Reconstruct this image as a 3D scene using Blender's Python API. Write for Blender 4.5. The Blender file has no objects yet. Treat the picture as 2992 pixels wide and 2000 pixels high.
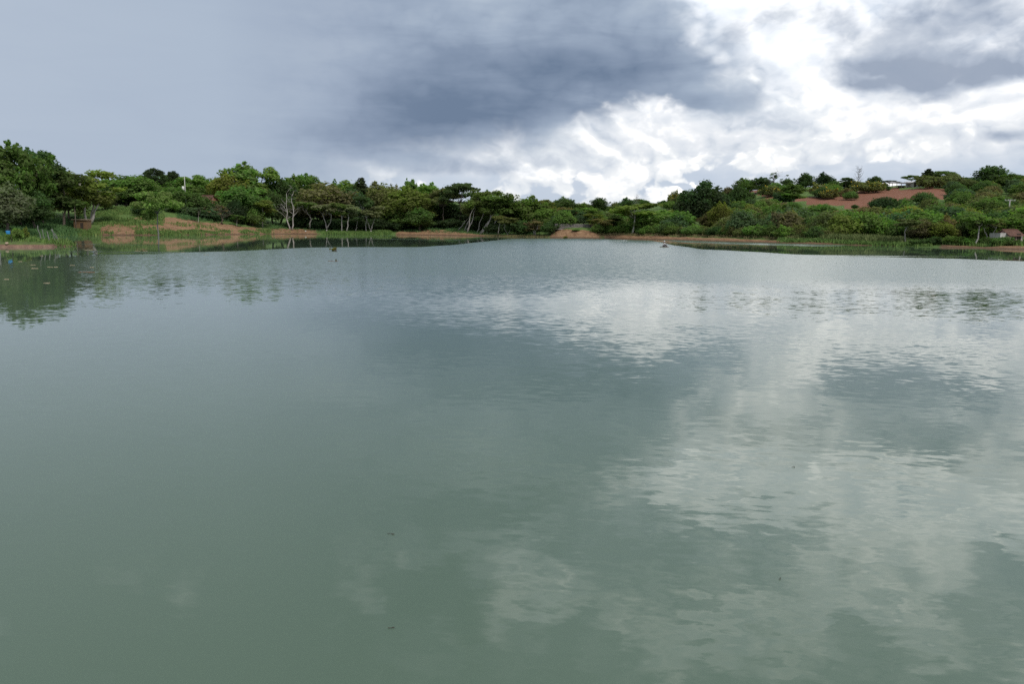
import bpy, bmesh, math, random
import numpy as np
from mathutils import Vector, Matrix, Euler

# ------------------------------------------------------------------ camera
scene = bpy.context.scene
C = scene.collection
W_PX, H_PX, F_PX = 2992.0, 2000.0, 2292.0
CAM_H = 2.6
PITCH, ROLL = math.radians(8.24), math.radians(0.585)
cam_data = bpy.data.cameras.new('camera')
cam_data.sensor_width = 36.0
cam_data.lens = 36.0 * F_PX / W_PX
cam_data.clip_start, cam_data.clip_end = 0.1, 20000
cam = bpy.data.objects.new('camera', cam_data)
C.objects.link(cam)
CAM_R = Matrix.Rotation(math.pi/2 - PITCH, 3, 'X') @ Matrix.Rotation(ROLL, 3, 'Z')
cam.matrix_world = Matrix.Translation((0, 0, CAM_H)) @ CAM_R.to_4x4()
scene.camera = cam

# ------------------------------------------------------------------ render look
scene.view_settings.view_transform = 'Standard'
scene.view_settings.look = 'None'
scene.view_settings.exposure = 0.0
scene.view_settings.gamma = 1.0
scene.cycles.max_bounces = 6
scene.cycles.diffuse_bounces = 3
scene.cycles.glossy_bounces = 3
scene.cycles.transmission_bounces = 3
scene.cycles.transparent_max_bounces = 4
scene.cycles.use_denoising = False
scene.cycles.use_adaptive_sampling = True
scene.cycles.adaptive_threshold = 0.012
scene.cycles.adaptive_min_samples = 24
scene.cycles.caustics_reflective = False
scene.cycles.caustics_refractive = False

def ray(px, py):
    """direction (per metre of depth along +Y) of a photo pixel"""
    d = CAM_R @ Vector(((px - W_PX/2)/F_PX, -(py - H_PX/2)/F_PX, -1.0))
    return d / d.y
def at(px, py, Y):
    d = ray(px, py)
    return Vector((d.x*Y, Y, CAM_H + d.z*Y))
def on_water(px, py, z=0.0):
    d = ray(px, py)
    Y = (z - CAM_H)/d.z
    return Vector((d.x*Y, Y, z))
def azel(px, py):
    d = ray(px, py).normalized()
    return math.degrees(math.atan2(d.x, d.y)), math.degrees(math.asin(d.z))

# ------------------------------------------------------------------ node helpers
def lin(r, g, b):
    f = lambda c: (c/255/12.92) if c/255 <= 0.04045 else ((c/255+0.055)/1.055)**2.4
    return (f(r), f(g), f(b), 1.0)

class G:
    """tiny expression builder on a node tree"""
    def __init__(self, tree): self.t = tree; self.n = tree.nodes; self.l = tree.links
    def put(self, sock, v):
        if isinstance(v, X): self.l.new(v.s, sock)
        elif v is not None: sock.default_value = v
    def m(self, op, a, b=None, c=None, clamp=False):
        n = self.n.new('ShaderNodeMath'); n.operation = op; n.use_clamp = clamp
        for i, v in enumerate((a, b, c)): self.put(n.inputs[i], v)
        return X(self, n.outputs[0])
    def ss(self, lo, hi, v, a=0.0, b=1.0):
        n = self.n.new('ShaderNodeMapRange'); n.interpolation_type = 'SMOOTHSTEP'
        for k, q in zip(('Value', 'From Min', 'From Max', 'To Min', 'To Max'), (v, lo, hi, a, b)):
            self.put(n.inputs[k], q)
        return X(self, n.outputs[0])
    def lr(self, lo, hi, v, a=0.0, b=1.0):
        n = self.n.new('ShaderNodeMapRange'); n.clamp = True
        for k, q in zip(('Value', 'From Min', 'From Max', 'To Min', 'To Max'), (v, lo, hi, a, b)):
            self.put(n.inputs[k], q)
        return X(self, n.outputs[0])
    def xyz(self, x, y, z):
        n = self.n.new('ShaderNodeCombineXYZ')
        for i, v in enumerate((x, y, z)): self.put(n.inputs[i], v)
        return X(self, n.outputs[0])
    def sep(self, v):
        n = self.n.new('ShaderNodeSeparateXYZ'); self.put(n.inputs[0], v)
        return [X(self, o) for o in n.outputs]
    def vm(self, op, a, b=None):
        n = self.n.new('ShaderNodeVectorMath'); n.operation = op
        self.put(n.inputs[0], a)
        if b is not None: self.put(n.inputs[1], b)
        return X(self, n.outputs[0])
    def noise(self, v, scale, detail=5, rough=0.5, dist=0.0, lac=2.0, color=False):
        n = self.n.new('ShaderNodeTexNoise'); self.put(n.inputs['Vector'], v)
        n.inputs['Scale'].default_value = scale; n.inputs['Detail'].default_value = detail
        n.inputs['Roughness'].default_value = rough; n.inputs['Distortion'].default_value = dist
        n.inputs['Lacunarity'].default_value = lac
        return X(self, n.outputs['Color' if color else 'Fac'])
    def billow(self, v, scale, detail=4, lac=2.1):
        n = self.n.new('ShaderNodeTexNoise'); n.noise_type = 'RIDGED_MULTIFRACTAL'; n.normalize = True
        self.put(n.inputs['Vector'], v); n.inputs['Scale'].default_value = scale; n.inputs['Detail'].default_value = detail
        n.inputs['Roughness'].default_value = 0.55; n.inputs['Lacunarity'].default_value = lac
        n.inputs['Offset'].default_value = 1.0; n.inputs['Gain'].default_value = 1.2
        return X(self, n.outputs['Fac'])
    def voro(self, v, scale, detail=3, rough=0.5, smooth=0.6):
        n = self.n.new('ShaderNodeTexVoronoi'); n.feature = 'SMOOTH_F1'; self.put(n.inputs['Vector'], v)
        n.inputs['Scale'].default_value = scale; n.inputs['Detail'].default_value = detail
        n.inputs['Roughness'].default_value = rough; n.inputs['Smoothness'].default_value = smooth
        n.normalize = True
        return X(self, n.outputs['Distance'])
    def mix(self, f, a, b):
        n = self.n.new('ShaderNodeMix'); n.data_type = 'RGBA'; n.clamp_factor = True
        self.put(n.inputs[0], f); self.put(n.inputs[6], a); self.put(n.inputs[7], b)
        return X(self, n.outputs[2])
    def mixf(self, f, a, b): return a + (b - a)*f if isinstance(a, X) else (b - a)*f + a
    def curve(self, v, pts, lo, hi):
        """piecewise-linear function of v (pts = [(x, y)...]) through a colour ramp"""
        ys = [p[1] for p in pts]; y0, y1 = min(ys), max(ys)
        n = self.n.new('ShaderNodeValToRGB'); r = n.color_ramp; r.interpolation = 'LINEAR'
        pts = sorted(pts)
        while len(r.elements) < len(pts): r.elements.new(0.5)
        for e, p in zip(r.elements, pts):
            e.position = (p[0]-lo)/(hi-lo); k = (p[1]-y0)/(y1-y0); e.color = (k, k, k, 1)
        for e, p in zip(r.elements, pts):
            k = (p[1]-y0)/(y1-y0); e.color = (k, k, k, 1)
        self.put(n.inputs[0], self.m('MULTIPLY_ADD', v, 1/(hi - lo), -lo/(hi - lo)))
        return self.m('MULTIPLY_ADD', X(self, n.outputs[0]), y1-y0, y0)
    def ramp(self, v, stops, interp='LINEAR'):
        n = self.n.new('ShaderNodeValToRGB'); r = n.color_ramp; r.interpolation = interp
        while len(r.elements) < len(stops): r.elements.new(0.5)
        for e, (p, c) in zip(r.elements, stops): e.position = p
        for e, (p, c) in zip(r.elements, stops): e.color = c
        self.put(n.inputs[0], v)
        return X(self, n.outputs[0])
class X:
    def __init__(self, g, s): self.g, self.s = g, s
    def __add__(a, b): return a.g.m('ADD', a, b)
    __radd__ = __add__
    def __sub__(a, b): return a.g.m('SUBTRACT', a, b)
    def __rsub__(a, b): return a.g.m('SUBTRACT', b, a)
    def __mul__(a, b): return a.g.m('MULTIPLY', a, b)
    __rmul__ = __mul__
    def __truediv__(a, b): return a.g.m('DIVIDE', a, b)

# ------------------------------------------------------------------ sky
SUN_EL, SUN_AZ = math.radians(50), math.radians(146)      # azimuth clockwise from the view direction
world = bpy.data.worlds.new('World'); scene.world = world
world.use_nodes = True
wt = world.node_tree; wt.nodes.clear()
g = G(wt)
tc = wt.nodes.new('ShaderNodeTexCoord')
D = g.vm('NORMALIZE', X(g, tc.outputs['Generated']))
dx, dy, dz = g.sep(D)
az = g.m('ARCTAN2', dx, dy)*57.29578
el = g.m('ARCSINE', dz)*57.29578
sky_vec = g.xyz(dx, dy, dz*1.55)
flat_vec = g.xyz(dx, dy, dz*4.0)
ae = g.xyz(az, el, 0.0)
def blob(px, py, saz, sel):
    a0, e0 = azel(px, py)
    n = g.n.new('ShaderNodeVectorMath'); n.operation = 'MULTIPLY_ADD'
    g.put(n.inputs[0], ae); n.inputs[1].default_value = (1/saz, 1/sel, 0); n.inputs[2].default_value = (-a0/saz, -e0/sel, 0)
    k = g.n.new('ShaderNodeVectorMath'); k.operation = 'DOT_PRODUCT'
    g.l.new(n.outputs[0], k.inputs[0]); g.l.new(n.outputs[0], k.inputs[1])
    return g.m('POWER', 0.36788, X(g, k.outputs['Value']))

nis = wt.nodes.new('ShaderNodeTexSky'); nis.sky_type = 'NISHITA'; nis.sun_disc = False
nis.sun_elevation = SUN_EL; nis.sun_rotation = SUN_AZ
nis.air_density = 1.0; nis.dust_density = 2.0
NIS = X(g, nis.outputs[0])
nis_k = g.vm('MULTIPLY', NIS, (0.10, 0.10, 0.10))

# -- shared noises
warp = g.noise(sky_vec, 7.0, 4, 0.55, color=True)
wr, wg_, wb = g.sep(warp)
azw = az + (wr - 0.5)*7.0
elw = el + (wg_ - 0.5)*4.5
fine = g.noise(sky_vec, 26.0, 3, 0.58)
streak = g.noise(g.xyz(dx, dy, dz*5.0), 6.0, 4, 0.55, 0.5)

# -- far haze between the clouds
hz = g.ramp(el/20.0, [(0.0, lin(205, 216, 229)), (0.10, lin(200, 212, 229)), (0.19, lin(196, 209, 228)),
                      (0.28, lin(204, 215, 231)), (0.6, lin(214, 221, 232)), (1.0, lin(196, 206, 222))])
sky = g.mix(0.88, nis_k, hz)

# -- shared cloud density, with a second sample further up for shading
wv = g.n.new('ShaderNodeVectorMath'); wv.operation = 'MULTIPLY_ADD'
g.put(wv.inputs[0], warp); wv.inputs[1].default_value = (0.07, 0.07, 0.07); g.put(wv.inputs[2], sky_vec)
pv = X(g, wv.outputs[0])
pv_up = g.vm('ADD', pv, (0.006, 0.0, 0.016))
n0 = g.noise(pv, 12.0, 5, 0.56); n1 = g.noise(pv_up, 12.0, 5, 0.56)
bl0 = g.billow(pv, 17.0, 3); bl1 = g.billow(pv_up, 17.0, 3)
dens0 = n0 + (0.5 - bl0)*0.22; dens1 = n1 + (0.5 - bl1)*0.22
shade = dens0 - dens1                       # > 0 on upper faces

# -- bright bank of high cloud, modelled by a slow shading term
b0 = g.noise(pv, 5.5, 3, 0.5); b1 = g.noise(g.vm('ADD', pv, (0.02, 0.0, 0.05)), 5.5, 3, 0.5)
shadeB = b0 - b1
vmask = g.ss(2.3, 6.2, elw + (streak - 0.5)*3.0)
vl = shadeB*1.5 + shade*1.7 + (streak - 0.5)*0.5 + (n0 - 0.5)*0.6 + (fine - 0.5)*0.30 + 0.60
vcol = g.ramp(vl, [(0.0, lin(200, 209, 221)), (0.28, lin(222, 228, 236)), (0.68, lin(240, 243, 247)), (1.0, (1.10, 1.10, 1.11, 1))])
sky = g.mix(vmask, sky, vcol)

# -- cumulus: rounded heads, lit from above right, with grey undersides
cov = dens0 + g.curve(el, [(-5, -0.3), (0.8, -0.10), (2.0, 0.0), (4.0, 0.08), (6.0, 0.10), (10, 0.06), (16, 0.03), (24, 0.0), (40, -0.03), (90, -0.03)], -5, 90) \
    - blob(2760, 490, 9, 0.7)*0.17 - blob(2260, 510, 6, 0.45)*0.18 - blob(2940, 440, 4, 1.0)*0.12 \
    + blob(2560, 430, 6, 1.2)*0.15 + blob(1850, 500, 8, 1.2)*0.21 + blob(2250, 440, 5, 1.0)*0.10 - blob(1500, 530, 6, 0.5)*0.10
cmask = g.ss(0.465, 0.56, cov)
clum = g.lr(-0.20, 0.25, g.ss(8.0, 4.0, el)*0.045 + shade*1.0 + shadeB*0.5 + (cov - 0.60)*0.22 + (fine - 0.5)*0.10)
ccol = g.ramp(clum, [(0.0, lin(206, 214, 225)), (0.34, lin(226, 232, 239)), (0.66, lin(243, 246, 249)), (1.0, (1.22, 1.22, 1.21, 1))])
sky = g.mix(cmask, sky, ccol)

thin_a = g.ss(5.0, 15.0, el, 1.0, 1.26)
sky = g.vm('MULTIPLY', sky, g.xyz(thin_a, thin_a, thin_a))

# -- soft grey clouds, upper right, and broken grey cloud overhead
gb = blob(2880, 60, 7.0, 3.0)*0.8 + blob(2680, 225, 5.0, 1.1)*0.80 + blob(2480, 130, 4.0, 2.6)*0.58 + blob(2970, 395, 2.6, 0.6)*0.75 \
   + blob(2960, 215, 3.5, 0.9)*0.55 + blob(2660, 300, 3.0, 0.5)*0.50 + blob(2140, 110, 2.2, 1.4)*0.62 + blob(2300, 20, 3.4, 1.5)*0.55 + blob(1300, 490, 6.5, 0.8)*0.95 + blob(1130, 430, 5.0, 0.9)*0.5 + blob(1560, 425, 2.0, 0.6)*0.5 \
   + blob(1120, 455, 4.0, 0.5)*0.6
over = g.ss(17.0, 21.5, elw)
gsum = gb + (n0 - 0.5)*1.5 + (b0 - 0.5)*over*4.2 + (fine - 0.5)*0.45 + over*0.86
gmask = g.ss(0.32, 0.84, gsum)
gl = g.lr(0.20, 1.30, gsum - shade*1.4 - shadeB*0.9 + blob(2690, 240, 6, 0.7)*0.35 + blob(2950, 140, 5, 0.8)*0.3 + blob(1360, 515, 6, 0.35)*0.3)
gcol = g.ramp(gl, [(0.0, lin(226, 232, 239)), (0.35, lin(198, 207, 220)), (0.75, lin(170, 182, 200)), (1.0, lin(152, 165, 185))])
sky = g.mix(gmask*0.95, sky, gcol)

# -- the dark rain cloud: lower and upper outlines as functions of azimuth
pE = [azel(*p) for p in [(300, 1100), (800, 800), (880, 640), (950, 590), (1000, 520), (1150, 466), (1280, 462), (1380, 436), (1500, 418), (1600, 385),
                         (1700, 350), (1850, 318), (1960, 290), (2030, 318), (2120, 325), (2180, 308), (2240, 268), (2340, 170), (2500, -80), (2750, -600)]]
pT = [azel(*p) for p in [(1350, -900), (1560, -420), (1760, -260), (1900, -180), (2000, -80), (2070, 60), (2120, 165), (2190, 205), (2260, 250), (2380, 420), (2600, 800)]]
lump = (0.5 - bl0)*0.7
azd = az + (wr - 0.5)*7.0 + (fine - 0.5)*2.0
eld = el + 0.8 + (wg_ - 0.5)*3.0 + (fine - 0.5)*1.5 + lump
rift = g.ss(0.47, 0.62, g.noise(g.xyz(dx, dy, dz*1.2), 9.0, 3, 0.5))*g.ss(18.0, 25.0, el)
Ecur = g.curve(azd, pE, -60, 60); Tcur = g.curve(azd, pT, -60, 60)
soft = g.ss(-14.0, 12.0, az, 2.8, 0.70)
dmask = g.ss(soft*-1.0, soft, eld - Ecur)*g.ss(-3.2, 3.4, Tcur - eld)*(1.0 - rift*0.75)
behind = g.ss(70, 110, g.m('ABSOLUTE', az))
tdark = blob(1250, 340, 8.0, 2.2)*0.72 + blob(1080, 400, 5.0, 1.4)*0.25 + blob(1830, 215, 5.5, 1.3)*0.62 + blob(1420, 190, 8.0, 2.4)*0.50 + blob(1600, 320, 7.0, 1.3)*0.40 \
      + blob(2080, 300, 3.5, 0.9)*0.30 + blob(1700, 60, 9.0, 3.0)*0.22 + g.ss(16, 22, el)*0.45 + (streak - 0.5)*0.85 + (wb - 0.5)*0.75 + (bl0 - 0.5)*0.10 + (fine - 0.5)*0.26 + 0.07
dcol = g.ramp(tdark, [(0.0, lin(183, 196, 211)), (0.30, lin(160, 175, 195)), (0.65, lin(134, 150, 173)), (1.0, lin(110, 128, 153))])
dfac = dmask*(1.0 - behind)

# -- the smooth curtain of rain on the left
rmask = g.ss(-5.0, -24.0, az + (el - 6.0)*-0.45 + (wb - 0.5)*6.0)*(1.0 - behind)*(1.0 - rift*0.35)
rcol = g.ramp((az + 45)/40.0, [(0.0, lin(179, 191, 208)), (0.30, lin(178, 191, 208)), (0.62, lin(173, 187, 205)), (0.85, lin(154, 168, 190)), (1.0, lin(143, 158, 182))])
rcol = g.mix(g.ss(0.3, 0.8, streak)*0.18, rcol, lin(160, 174, 196))
# -- overhead and behind the viewer the broken cloud goes on in the same tones
ofac = g.m('MAXIMUM', g.ss(38, 50, el), g.ss(85, 120, g.m('ABSOLUTE', az)))
ocol = g.ramp(streak*0.5 + wr*0.5, [(0.30, lin(168, 178, 194)), (0.52, lin(198, 206, 217)), (0.68, lin(238, 241, 245))])

def background(col):
    n = wt.nodes.new('ShaderNodeBackground'); n.inputs['Strength'].default_value = 0.1
    wt.links.new(g.vm('MULTIPLY', col, (10.0, 10.0, 10.0)).s, n.inputs['Color'])
    return n.outputs[0]
def mix_shader(f, a, b):
    n = wt.nodes.new('ShaderNodeMixShader'); g.put(n.inputs[0], f)
    wt.links.new(a, n.inputs[1]); wt.links.new(b, n.inputs[2])
    return n.outputs[0]
# thinner cloud higher up lets more of the sun through
thin = g.ss(14.0, 17.5, el, 1.0, 1.45)*g.ss(50.0, 34.0, el, 0.72, 1.0)
sky = g.vm('MULTIPLY', sky, g.xyz(thin, thin, thin))
surf = mix_shader(dfac, background(sky), background(dcol))
surf = mix_shader(rmask, surf, background(rcol))
surf = mix_shader(ofac, surf, background(ocol))
wo = wt.nodes.new('ShaderNodeOutputWorld'); wt.links.new(surf, wo.inputs['Surface'])
world.cycles.sampling_method = 'NONE'

# ------------------------------------------------------------------ sun behind thin cloud
sl = bpy.data.lights.new('sun', 'SUN'); sl.energy = 2.3; sl.angle = math.radians(14); sl.color = (1.0, 0.96, 0.90)
sun = bpy.data.objects.new('sun', sl); C.objects.link(sun)
sd = Vector((math.sin(SUN_AZ)*math.cos(SUN_EL), math.cos(SUN_AZ)*math.cos(SUN_EL), math.sin(SUN_EL)))
sun.rotation_euler = (-sd).to_track_quat('-Z', 'Y').to_euler()
sun.location = sd*200

# ------------------------------------------------------------------ object helpers
def link(o, parent=None):
    C.objects.link(o)
    if parent is not None: o.parent = parent
    return o
def tag(o, label=None, cat=None, group=None, kind=None):
    if label: o['label'] = label
    if cat: o['category'] = cat
    if group: o['group'] = group
    if kind: o['kind'] = kind
    return o
def empty(name, loc, label, cat, group=None, rz=0.0):
    o = bpy.data.objects.new(name, None); o.location = loc; o.rotation_euler = (0, 0, rz)
    o.empty_display_size = 0.2
    return tag(link(o), label, cat, group)
class MB:
    """collects simple solids into one mesh"""
    def __init__(self): self.v = []; self.f = []
    def add(self, vs, fs):
        k = len(self.v); self.v += [tuple(p) for p in vs]; self.f += [tuple(i+k for i in f) for f in fs]; return self
    def box(self, c, s, rz=0.0, taper=1.0):
        x, y, z = s[0]/2, s[1]/2, s[2]/2; cs, sn = math.cos(rz), math.sin(rz); vs = []
        for sz in (-1, 1):
            k = taper if sz > 0 else 1.0
            for sx, sy in ((-1, -1), (1, -1), (1, 1), (-1, 1)):
                a, b = sx*x*k, sy*y*k
                vs.append((c[0]+a*cs-b*sn, c[1]+a*sn+b*cs, c[2]+sz*z))
        return self.add(vs, [(0, 3, 2, 1), (4, 5, 6, 7), (0, 1, 5, 4), (1, 2, 6, 5), (2, 3, 7, 6), (3, 0, 4, 7)])
    def tube(self, pts, rads, n=6, cap=True):
        k0 = len(self.v); rings = len(pts)
        pts = [Vector(p) for p in pts]
        for i, p in enumerate(pts):
            d = (pts[min(i+1, rings-1)] - pts[max(i-1, 0)]).normalized()
            a = d.cross(Vector((0.31, 0.95, 0.11))).normalized(); b = d.cross(a)
            for j in range(n):
                t = 2*math.pi*j/n
                self.v.append(tuple(p + (a*math.cos(t) + b*math.sin(t))*rads[i]))
        for i in range(rings-1):
            for j in range(n):
                q = k0+i*n+j; r = k0+i*n+(j+1) % n
                self.f.append((q, r, r+n, q+n))
        if cap:
            self.f.append(tuple(k0+j for j in range(n))[::-1]); self.f.append(tuple(k0+(rings-1)*n+j for j in range(n)))
        return self
    def mesh(self, name, mat, smooth=False):
        me = bpy.data.meshes.new(name); me.from_pydata(self.v, [], self.f); me.update()
        bm = bmesh.new(); bm.from_mesh(me); bmesh.ops.recalc_face_normals(bm, faces=bm.faces); bm.to_mesh(me); bm.free()
        if smooth: me.polygons.foreach_set('use_smooth', [True]*len(me.polygons))
        if mat: me.materials.append(mat)
        return me
    def build(self, name, mat, parent=None, smooth=False, loc=None):
        o = bpy.data.objects.new(name, self.mesh(name, mat, smooth))
        if loc is not None: o.location = loc
        return link(o, parent)

def new_mat(name):
    m = bpy.data.materials.new(name); m.use_nodes = True
    t = m.node_tree; b = t.nodes['Principled BSDF']
    return m, G(t), b
def simple_mat(name, c1, c2, scale=3.0, rough=0.85, bump=0.0, stretch=(1, 1, 1), detail=5):
    m, q, b = new_mat(name)
    co = q.n.new('ShaderNodeTexCoord'); mp = q.vm('MULTIPLY', X(q, co.outputs['Object']), stretch)
    n = q.noise(mp, scale, detail, 0.6)
    q.put(b.inputs['Base Color'], q.ramp(n, [(0.28, c1), (0.72, c2)]))
    b.inputs['Roughness'].default_value = rough
    b.inputs['Specular IOR Level'].default_value = 0.2
    if bump:
        bn = q.n.new('ShaderNodeBump'); bn.inputs['Strength'].default_value = bump; bn.inputs['Distance'].default_value = 0.05
        q.put(bn.inputs['Height'], n); q.l.new(bn.outputs[0], b.inputs['Normal'])
    return m
def rgb(r, g_, b): return (r, g_, b, 1.0)

# ------------------------------------------------------------------ lie of the land
# photo column -> (waterline row, [(row, metres behind the waterline), ...])
COLS = [
 (-700, 700, [(676, 8), (650, 28), (640, 60), (632, 150), (640, 260)]),
 (0,    690, [(674, 8), (648, 28), (636, 60), (628, 150), (640, 260)]),
 (180,  688, [(676, 6), (644, 26), (616, 48), (606, 80), (604, 150), (620, 260)]),
 (250,  687, [(676, 5), (640, 25), (612, 45), (605, 80), (603, 150), (620, 260)]),
 (330,  688, [(680, 5), (640, 25), (611, 44), (604, 75), (603, 150), (620, 260)]),
 (450,  688, [(680, 6), (640, 25), (618, 40), (607, 70), (602, 150), (620, 260)]),
 (650,  686, [(677, 6), (653, 22), (632, 40), (613, 70), (607, 150), (620, 260)]),
 (860,  684, [(672, 8), (663, 22), (655, 60), (646, 150), (650, 260)]),
 (1000, 686, [(681, 5), (676, 20), (668, 60), (655, 150), (650, 260)]),
 (1150, 686, [(680, 5), (672, 15), (663, 40), (652, 150), (648, 260)]),
 (1300, 688, [(681, 8), (669, 20), (660, 45), (650, 150), (645, 260)]),
 (1450, 691, [(687, 6), (680, 20), (666, 50), (645, 150), (635, 260)]),
 (1600, 694, [(690, 4), (679, 11), (664, 30), (642, 80), (612, 200), (608, 300)]),
 (1625, 695, [(690, 5), (667, 12), (657, 30), (640, 80), (608, 200), (604, 300)]),
 (1735, 697, [(690, 5), (668, 12), (658, 30), (640, 80), (606, 200), (602, 300)]),
 (1770, 697, [(689, 3.5), (684, 6), (682, 20), (666, 60), (626, 150), (612, 220), (615, 320)]),
 (1900, 700, [(692, 3.5), (687, 6), (686, 20), (664, 60), (612, 150), (597, 220), (600, 320)]),
 (2100, 706, [(698, 3), (692, 5.5), (690, 20), (662, 60), (590, 140), (563, 200), (570, 320)]),
 (2300, 712, [(704, 3), (698, 5.5), (694, 25), (660, 60), (572, 140), (546, 190), (555, 320)]),
 (2500, 717, [(710, 3), (704, 6), (696, 25), (665, 60), (617, 95), (556, 160), (545, 185), (555, 320)]),
 (2700, 722, [(716, 3), (712, 8), (700, 25), (665, 60), (592, 110), (549, 160), (541, 190), (550, 320)]),
 (2850, 726, [(720, 3), (715, 8), (705, 22), (672, 55), (605, 110), (548, 165), (541, 200), (550, 320)]),
 (2992, 730, [(722, 3), (718, 8), (708, 20), (672, 55), (605, 110), (548, 165), (540, 200), (550, 320)]),
 (3700, 752, [(742, 3), (736, 8), (715, 20), (680, 55), (605, 110), (548, 165), (540, 200), (550, 320)]),
]
S_GRID = np.array([-14, -6, -2.5, -1.2, -0.5, 0, 0.4, 0.8, 1.3, 2, 3, 4, 5, 6, 7.5, 9, 11, 13, 15, 18, 21, 25, 29, 33, 38, 43, 48, 54, 60, 67, 75, 84, 94, 105,
                   116, 128, 140, 152, 164, 176, 190, 205, 225, 250, 280, 320, 380, 470, 600, 800, 1100, 1600, 2300, 3000, 3600, 4500, 6000, 9000], float)
_T, _Y0, _Z = [], [], []
for px, row, prof in COLS:
    w = on_water(px, row); _T.append(w.x/w.y); _Y0.append(w.y)
    ss_ = [-14, -6, 0]; zz = [-2.2, -0.9, 0.0]
    for (py, s) in prof:
        ss_.append(s); zz.append(at(px, py, w.y + s).z)
    ss_ += [600, 1200, 9000]; zz += [max(3.0, zz[-1]*0.5), 2.0, 2.0]
    _Z.append(np.interp(S_GRID, ss_, zz))
_T = np.array(_T); _Y0 = np.array(_Y0); _Z = np.array(_Z)
def smooth_interp(t, xs, ys):
    return np.interp(t, xs, ys)
def shore_Y(t): return float(np.interp(t, _T, _Y0))
def vnoise(x, y, seed=0):
    """cheap smooth value noise in numpy"""
    xi, yi = np.floor(x), np.floor(y); xf, yf = x-xi, y-yi
    u, v = xf*xf*(3-2*xf), yf*yf*(3-2*yf)
    def h(a, b):
        k = np.sin(a*127.1 + b*311.7 + seed*74.7)*43758.5453
        return k - np.floor(k)
    return (h(xi, yi)*(1-u) + h(xi+1, yi)*u)*(1-v) + (h(xi, yi+1)*(1-u) + h(xi+1, yi+1)*u)*v
def ground_z_arr(Xa, Ya):
    t = Xa/np.maximum(Ya, 1.0)
    s = Ya - np.interp(t, _T, _Y0) + (vnoise(Xa*0.11, Ya*0.0, 3)-0.5)*2.2 + (vnoise(Xa*0.45, Ya*0.0, 4)-0.5)*0.7
    ti = np.clip(np.searchsorted(_T, t) - 1, 0, len(_T)-2)
    k = np.clip((t - _T[ti])/(_T[ti+1]-_T[ti]), 0, 1)
    k = k*k*(3-2*k)
    si = np.clip(np.searchsorted(S_GRID, s) - 1, 0, len(S_GRID)-2)
    m = np.clip((s - S_GRID[si])/(S_GRID[si+1]-S_GRID[si]), 0, 1)
    z0 = _Z[ti, si]*(1-m) + _Z[ti, si+1]*m; z1 = _Z[ti+1, si]*(1-m) + _Z[ti+1, si+1]*m
    z = z0*(1-k) + z1*k
    bumpy = np.clip((s-0.3)/6, 0, 1)
    z = z + bumpy*((vnoise(Xa*0.25, Ya*0.25, 1)-0.5)*0.5 + (vnoise(Xa*0.8, Ya*0.8, 2)-0.5)*0.25)
    # far blue hills
    far = np.clip((Ya-2000)/900, 0, 1)*np.clip((5200-Ya)/1500, 0, 1)
    z = z + far*(62 + 60*vnoise(Xa*0.0007+3.3, Ya*0.0002, 5) + 14*vnoise(Xa*0.004, Ya*0.001, 6))
    return z
def gz(x, y): return float(ground_z_arr(np.array([x]), np.array([y]))[0])

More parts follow.
